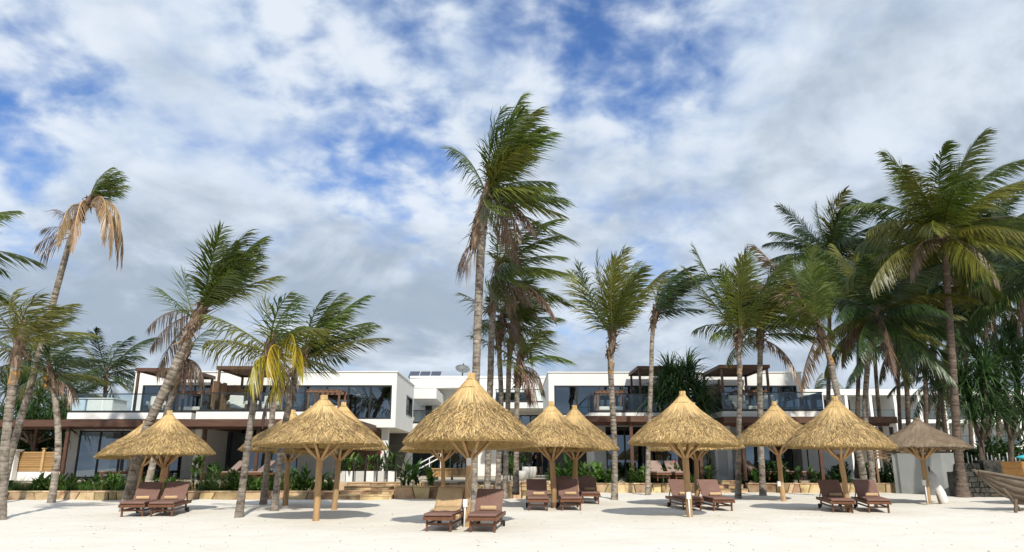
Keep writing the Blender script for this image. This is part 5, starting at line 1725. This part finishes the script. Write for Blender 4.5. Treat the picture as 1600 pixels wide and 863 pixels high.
k_ = [
    ('tall canna clump left of the largest parasol pole, leftmost of three', 632, 760, 29.2, 1.15, zm), ('bright canna clump in the middle of three left of the low hidden parasol pole', 653, 762, 29.2, 1.05, zm),
    ('canna clump touching the low hidden parasol pole', 671, 762, 29.2, .95, zm),
    ('leafy plant with upright leaves left of the bare sand parasol pole', 472, 768, 29.4, 1.05, zl), ('leafy plant right behind the bare sand parasol pole', 512, 768, 29.4, .95, zl),
    ('small leafy plant between the two rear bare sand poles', 492, 768, 29.6, .8, zl),
    ('leafy plant at the foot of the yellow palm', 400, 768, 29.4, .65, zl), ('bright leafy plant beside the leaning palm pair', 185, 768, 29.2, .7, zl),
    ('bright spiky plant between the curved palm and the timber fence', 62, 768, 29.2, .65, zl), ('pale leafy plant left of the far left hidden parasol', 150, 768, 29.2, .62, zl),
    ('dense green clump right of the standing person, left of the rear pole', 880, 755, 33.5, 1.35, zr), ('dense green clump behind the rear pole by the grey palm trunk', 915, 755, 33.6, 1.1, zr),
    ('leafy clump left of the grey ringed trunk with orange neck', 940, 757, 34, .95, zr), ('leafy plant with red flower beside the pole before the pandanus', 1053, 757, 34, 1.0, zr),
    ('leafy plant between the small steps and the front pole loungers', 1107, 757, 34, 1.0, zr), ('leafy plant behind the lone parasol pole', 1248, 757, 34, .9, zr),
    ('leafy plant left of the lone parasol pole', 1180, 757, 34, .75, zr), ('leafy plant in the bed left of the grey garden wall', 1405, 757, 33.9, .85, zr),
    ('leafy plant between the leaning parasol and the ringed palm', 1270, 757, 34, .9, zr), ('dark leafy clump right of the slim palm left of the pandanus', 1028, 757, 34, .8, zr),
    ('bushy green plant behind the parasol of the leftmost lounger pair', 305, 752, 32.0, 1.3, FL), ('green bush on the terrace left of the bare sand parasols', 335, 752, 32.2, 1.0, FL)]
for i, (lab, px, py, Y, h, z) in enumerate(k_):
    broadleaf(lab, px, py, Y, h, n=26 if h > .9 else 20, seed=400 + i, m='leaf' if i % 3 else 'leaf_dark', floor=z, flower=1 if 'flower' in lab else 0, leaf=(.42 + .15 * (h > 1), .075))
# ------------------------------------------------------------------ planters, pots, bench, person, boat and small things
zt = FL
pl = [(534, 'leftmost'), (548, 'second'), (563, 'third'), (578, 'fourth'), (594, 'fifth'), (612, 'rightmost')]
for i, (px, w) in enumerate(pl):
    x = wx(px, 748, 31.9)
    t = thing('white_planter', w + ' of the white box planters at the top of the wide steps' if w != 'second' else 'second white box planter from the left above the wide steps', 'planter', (x, 31.9, zt), 'white planters above the wide steps')
    h = .42
    m = MB(); m.box(x - .17, x + .17, 31.75, 31.78, zt, zt + h).box(x - .17, x + .17, 32.06, 32.09, zt, zt + h).box(x - .17, x - .14, 31.78, 32.06, zt, zt + h).box(x + .14, x + .17, 31.78, 32.06, zt, zt + h)
    m.build('box', 'white_plastic' if i % 2 else 'pot', t)
    MB().box(x - .139, x + .139, 31.781, 32.059, zt, zt + h - .05).build('soil', 'soil', t)
    broadleaf(('bushy plant in the ' + w + ' white planter above the wide steps'), px, 735, 31.92, .75 + .2 * (i % 2), n=24, seed=500 + i, floor=zt + h - .05, sp=.22, leaf=(.42, .06), m='leaf' if i % 2 else 'leaf_dark', flower=1 if i in (1, 4) else 0, group='plants in the white planters')
# glass pool fence posts beside the planters
for i, px in enumerate((552, 571, 589, 605, 618)):
    x = wx(px, 745, 31.6)
    o = MB().box(x - .025, x + .025, 31.575, 31.625, zt, zt + .95).build('fence_post', 'black_metal')
    tag(o, ('first', 'second', 'third', 'fourth', 'fifth')[i] + ' black fence post from the left in front of the white planters', 'post', 'black posts above the wide steps')
# timber bench
x0, x1 = wx(676, 740, 36), wx(736, 740, 36)
t = thing('timber_bench', 'long slatted timber bench behind the low hidden parasol pole', 'bench', ((x0 + x1) / 2, 36, zt))
n = 22
for i in range(n):
    a = x0 + (x1 - x0) * i / n
    MB().box(a + .006, a + (x1 - x0) / n - .006, 35.9, 35.94, zt + .12, zt + .47).build('slat', 'fence_timber', t)
MB().box(x0 - .05, x1 + .05, 35.85, 36.5, zt + .472, zt + .53).build('seat', 'fence_timber', t)
for x in (x0 + .2, (x0 + x1) / 2, x1 - .2): MB().box(x - .04, x + .04, 35.95, 36.4, zt, zt + .47).build('leg', 'black_metal', t)
# white stair rail behind
t = thing('stair_rail', 'white sloping stair handrail left of the low hidden parasol pole', 'handrail', (wx(675, 720, 42), 42, zt))
a, b = at(652, 726, 42), at(690, 706, 43)
for dz in (0, -.28): MB().bar(a + Vector((0, 0, dz)), b + Vector((0, 0, dz)), .05, .05).build('rail', 'white_plastic', t)
for f in (0.03, .5, .97):
    q = a.lerp(b, f); MB().bar((q.x, q.y, zt), q, .04, .04).build('post', 'white_plastic', t)


def pot(label, px, Y, prof, seed, plant=None):
    x = wx(px, 740, Y)
    t = thing('garden_pot', label, 'pot', (x, Y, zt), 'pale grey pots by the narrow steps')
    MB().lathe(prof, x, Y, 20, zt).build('pot_body', 'pot', t, smooth=True)
    r = prof[3][0] * .9
    MB().lathe([(.001, prof[3][1] - .06), (r, prof[3][1] - .06)], x, Y, 20, zt).build('soil', 'soil', t)
    return t


bowl = [(.001, 0.0), (.15, 0.0), (.24, .22), (.26, .42), (.235, .42), (.21, .24)]
tall = [(.001, 0), (.11, 0), (.20, .38), (.18, .60), (.155, .60), (.17, .38)]
pot('large pale grey bowl pot beside the narrow steps', 813, 33.6, bowl, 1)
pot('first tall pale pot behind the large bowl pot', 822, 36.0, tall, 2)
pot('second tall pale pot behind the large bowl pot', 828, 38.5, tall, 3)
pot('third tall pale pot nearest the standing person', 833, 41.0, tall, 4)
broadleaf('bushy palm-like plant behind the large bowl pot', 802, 742, 34.6, 1.15, n=30, seed=601, floor=FL - .003, leaf=(.55, .07))
broadleaf('dark round bush above the large bowl pot', 817, 735, 37.5, 1.5, n=34, seed=602, floor=FL - .003, sp=.5, m='leaf_dark', leaf=(.4, .07))
broadleaf('dark palm-like plant below the overhanging room of the left villa', 606, 740, 38.0, 1.9, n=26, seed=603, floor=FL, m='leaf_dark', leaf=(.8, .07), sp=.3)
pot('pale round pot on the terrace beside the white wall panel', 1152, 37.0, [(.001, 0), (.22, 0), (.34, .5), (.34, .78), (.30, .78), (.28, .5)], 5)
broadleaf('leafy palm in front of the white wall panel', 1106, 742, 36.0, 1.4, n=22, seed=604, floor=FL - .006, leaf=(.6, .06))


def person():
    px, py = 842, 743.5
    Y = 50.0
    g = at(px, py, Y)
    z = FL - .003
    t = thing('person', 'person with dark hair in a short black dress standing behind the narrow stone steps', 'person', (g.x, Y, z))
    J = {}
    V, E, Rr = [], [], []

    def add(p, r, par=None):
        V.append(p); Rr.append(r)
        if par is not None: E.append((par, len(V) - 1))
        return len(V) - 1
    pel = add((0, 0, .92), .135)
    wst = add((0, 0, 1.08), .108, pel); ch = add((0, .01, 1.28), .135, wst); nk = add((0, .01, 1.44), .055, ch); hd0 = add((0, 0, 1.52), .075, nk); hd = add((0, -.01, 1.60), .09, hd0); ht = add((0, 0, 1.66), .06, hd)
    for s in (-1, 1):
        hp = add((s * .09, 0, .86), .10, pel); kn = add((s * .10, -.02 if s > 0 else .03, .48), .062, hp); an = add((s * .10, .02, .08), .04, kn); ft = add((s * .12, -.10, .035), .036, an)
        sh = add((s * .17, .01, 1.38), .055, ch)
        el = add((s * .23, -.02, 1.12), .042, sh); wr = add((s * .14, -.17, 1.20) if s < 0 else (s * .24, -.05, .90), .03, el); hn = add((s * .10, -.20, 1.26) if s < 0 else (s * .235, -.06, .80), .034, wr)
    me = bpy.data.meshes.new('body'); me.from_pydata(V, E, [])
    o = bpy.data.objects.new('body', me); col.objects.link(o); o.parent = t
    me.materials.append(M['skin'])
    sk = o.modifiers.new('skin', 'SKIN'); sk.use_smooth_shade = True
    for i, r in enumerate(Rr): me.skin_vertices[0].data[i].radius = (r, r * .85)
    me.skin_vertices[0].data[0].use_root = True
    o.modifiers.new('sub', 'SUBSURF').levels = 1
    d = MB()
    prof = [(.20, .62), (.19, .80), (.165, .95), (.128, 1.08), (.15, 1.24), (.15, 1.36), (.09, 1.43)]
    for r, zz in prof:
        for k in range(16):
            a = 2 * math.pi * k / 16
            d.v.append((r * math.cos(a) * 1.1, r * math.sin(a) * .88, zz))
    for j in range(len(prof) - 1):
        for k in range(16):
            k2 = (k + 1) % 16
            d.f.append((j * 16 + k, j * 16 + k2, (j + 1) * 16 + k2, (j + 1) * 16 + k))
    d.build('dress', 'black_cloth', t, smooth=True, local=True)
    h = MB().lathe([(.001, 1.735), (.06, 1.72), (.098, 1.66), (.105, 1.58), (.11, 1.48), (.115, 1.38), (.05, 1.36)], 0, .03, 14)
    h.build('hair', 'hair', t, smooth=True, local=True)
    f = MB().tube([(0, -.095, 1.60), (0, -.112, 1.585), (0, -.09, 1.565)], [.008, .014, .01], 6)
    f.build('nose', 'skin', t, smooth=True, local=True)


person()


# ------------------------------------------------------------------ old boat on props at the right edge
def boat():
    f = gnd(1587, 801)
    Y = f.y + .55
    z = sand_h(f.x, f.y)
    t = thing('wooden_boat', 'old grey wooden plank boat propped on the sand at the right edge', 'boat', (f.x + 2, Y, z))
    bow = at(1527, 737, Y)
    L = 6.5
    st = 3
    ns = 15
    zk0 = at(1565, 778, Y).z

    def sec(u):
        """half breadth, sheer and keel height at u along the boat from the bow"""
        hb = .72 * math.sin(min(1, u * 1.55 + .02) * math.pi / 2) ** .75 * (1 if u < .6 else 1 - .45 * ((u - .6) / .4) ** 2)
        sheer = bow.z - .40 * math.sin(min(1, u * 2.2) * math.pi / 2) + .45 * max(0, u - .55)
        keel = bow.z - .12 - (bow.z - zk0 + .04) * min(1, (u / .17)) ** .75 if u < .17 else zk0 - .16
        return hb, sheer, min(keel, sheer - .06)
    for side in (-1, 1):
        for k in range(st):
            mb = MB()
            a0, a1 = k / st, (k + 1) / st
            for i in range(ns + 1):
                u = i / ns
                hb, sh, ke = sec(u)
                for a, o in ((a0, .0), (a1 + .02, .028)):
                    aa = min(a, 1.0)
                    w = hb * (aa ** .55) + .015
                    zz = ke + (sh - ke) * aa ** 1.25
                    mb.v.append((bow.x + u * L - (1 - aa) * 0 , Y + side * (w + (.008 if o == 0 else 0)), zz))
            for i in range(ns):
                q = i * 2
                mb.f.append((q, q + 2, q + 3, q + 1))
            o = mb.build('strake', 'boat_wood', t, smooth=True)
            s = o.modifiers.new('t', 'SOLIDIFY'); s.thickness = .022
        gm = MB(); gp = []
        for i in range(ns + 1):
            hb, sh, ke = sec(i / ns)
            gp.append((bow.x + i / ns * L, Y + side * (hb + .03), sh + .02))
        gm.tube(gp, [.035] * (ns + 1), 6); gm.build('gunwale', 'boat_wood', t)
    MB().tube([bow + Vector((-.10, 0, .06)), bow + Vector((.10, 0, -.15)), bow + Vector((.55, 0, -.62)), (bow.x + 1.25, Y, zk0 - .16)], [.04, .05, .05, .05], 7).build('stem_post', 'boat_wood', t)
    for u in (.25, .5, .75):
        hb, sh, ke = sec(u)
        MB().box(bow.x + u * L - .12, bow.x + u * L + .12, Y - hb, Y + hb, sh - .12, sh - .08).build('thwart', 'boat_wood', t)
    for (ax, ay, bx, by) in ((1568, 764, 1598, 799), (1587, 780, 1586, 801)):
        a, b = at(ax, ay, Y - .62), gnd(bx, by)
        b.z = sand_h(b.x, b.y) - .1
        MB().tube([a, b], [.045, .05], 7).build('prop', 'boat_wood', t)
    for q in (2.6, 4.6):
        MB().tube([(bow.x + q, Y - .6, zk0 + .1), (bow.x + q + .2, Y - 1.0, sand_h(bow.x + q, Y) - .1)], [.045, .05], 7).build('prop', 'boat_wood', t)
        MB().tube([(bow.x + q, Y + .6, zk0 + .1), (bow.x + q + .2, Y + 1.0, sand_h(bow.x + q, Y) - .1)], [.045, .05], 7).build('prop', 'boat_wood', t)


boat()


def orange_hull():
    Y = 25.5
    x0 = wx(1581, 735, Y)
    zb, zt_ = sand_h(x0, Y) - .02, at(1590, 721, Y).z
    t = thing('orange_hull', 'orange varnished wooden boat end behind the old boat at the right edge', 'boat', (x0 + 1, Y, zb))
    n = 6
    for k in range(n):
        a, b = k / n, (k + 1) / n
        mb = MB()
        def e(f): return x0 + .30 * (1 - f) ** 1.5
        za, zc = zb + (zt_ - zb) * a, zb + (zt_ - zb) * b
        mb.v = [(e(a), Y - .5, za), (e(b), Y - .55, zc - .008), (x0 + 3.4, Y - .62, zc - .008), (x0 + 3.4, Y - .55, za),
                (e(a), Y + .5, za), (e(b), Y + .55, zc - .008), (x0 + 3.4, Y + .62, zc - .008), (x0 + 3.4, Y + .55, za)]
        mb.f = [(0, 1, 2, 3), (4, 7, 6, 5), (0, 4, 5, 1), (3, 2, 6, 7), (1, 5, 6, 2), (0, 3, 7, 4)]
        mb.build('plank', 'orange_wood', t)
    k = thing('kayak', 'turquoise kayak lying on the orange boat at the right edge', 'kayak', (x0 + 1.9, Y, zt_))
    pts, rr = [], []
    for i in range(15):
        u = i / 14
        pts.append((x0 + .22 + u * 3.2, Y, zt_ + .14 + .05 * abs(2 * u - 1) ** 3)); rr.append(.02 + .20 * math.sin(math.pi * u) ** .45)
    m = MB(); m.tube(pts, rr, 14); o = m.build('hull', 'turquoise', k, smooth=True)
    for v in o.data.vertices: v.co.z = v.co.z * .72
    cm = MB().lathe([(.16, 0), (.20, .03), (.19, .05), (.15, .03)], x0 + 1.9, Y, 18, zt_ + .245); cm.build('cockpit_rim', 'rubber', k)


orange_hull()

# white wrapped bundle leaning on the grey parasol pole
g0, g1 = gnd(1480, 788), at(1452, 734, 26.2)
t = thing('wrapped_bundle', 'long white wrapped bundle leaning on the pole of the grey thatched parasol', 'bundle', (g0.x, g0.y, sand_h(g0.x, g0.y)))
b = Vector((g0.x - .05, g0.y, sand_h(g0.x, g0.y) - .03))
d = (g1 - b)
rnd = random.Random(9)
MB().tube([b + d * f for f in (0, .1, .3, .55, .8, .97)], [.09, .155, .15, .14, .12, .05], 10, rnd=rnd, jit=.16).build('wrapping', 'white_fabric', t, smooth=True)
b2 = gnd(1469, 788); b2.z = sand_h(b2.x, b2.y) - .04
MB().tube([b2, b2.lerp(g1, .5), g1 + Vector((-.02, 0, .1))], [.035, .03, .03], 7).build('pole', 'pole_foot', t)

# dark ruined masonry and pickets at the right
stone_wall('dark weathered coral stone ruin wall behind the old boat', wx(1496, 750, 29.8), wx(1600, 750, 29.8) + 2.5, 29.8, sand_h(15, 29.8), wz(737, 29.8), 31, th=.7, wmin=.14, wmax=.42, courses=5, name='ruin_wall', m='dark_stone')
stone_wall('higher part of the dark ruin wall beside the thick palm foot', wx(1502, 735, 30.6), wx(1532, 735, 30.6), 30.6, sand_h(15, 30.6), wz(724, 30.6), 32, th=.5, wmin=.14, wmax=.38, courses=6, name='ruin_wall', m='dark_stone')
for i in range(14):
    px = 1512 + i * 6.2
    x = wx(px, 715, 33)
    o = MB().box(x - .018, x + .018, 32.98, 33.01, .3, wz(707 + (i * 7 % 5) * 2, 33)).build('fence_picket', 'pot')
    tag(o, 'thin pale fence picket behind the dark ruin wall', 'picket', 'pale pickets behind the ruin wall')
x = wx(1547, 735, 31)
t = thing('stump_block', 'square black block on top of the ruin wall under the pandanus', 'block', (x, 31.2, .5))
MB().box(x - .38, x + .38, 30.75, 31.5, .4, wz(719, 31)).build('block', 'dark_stone', t, bevel=.04)
# driftwood boards by the ruin
for i, (px, py, a, l) in enumerate(((1526, 776, .15, 1.0), (1540, 777, -.1, 1.3), (1552, 774, .3, .8))):
    g = gnd(px, py); z = sand_h(g.x, g.y)
    dx, dy = math.cos(a) * l / 2, math.sin(a) * l / 2
    o = MB().bar((g.x - dx, g.y - dy, z + .03 + .03 * i), (g.x + dx, g.y + dy, z + .05 + .04 * i), .16, .035).build('driftwood_board', 'boat_wood')
    tag(o, ('left', 'middle', 'right')[i] + ' grey driftwood board at the foot of the dark ruin wall', 'board', 'driftwood boards')

# little dark bits of seaweed and shell scattered over the sand
rnd = random.Random(77)
mb = MB()
for i in range(420):
    y = 10.5 + rnd.random() ** 1.6 * 12
    x = rnd.uniform(-.78, .78) * y
    z = sand_h(x, y) + .004
    s = rnd.uniform(.006, .017)
    a = rnd.uniform(0, 3.1)
    q = []
    for k in range(4):
        b = a + k * math.pi / 2
        q.append((x + math.cos(b) * s * (1.8 if k % 2 else .7), y + math.sin(b) * s * (1.8 if k % 2 else .7), z))
    n0 = len(mb.v); mb.v += q + [(x, y, z + s * .7)]
    mb.f += [(n0 + k, n0 + (k + 1) % 4, n0 + 4) for k in range(4)]
o = mb.build('beach_debris', 'debris')
tag(o, 'tiny dark seaweed and shell bits scattered over the sand', 'debris', kind='stuff')
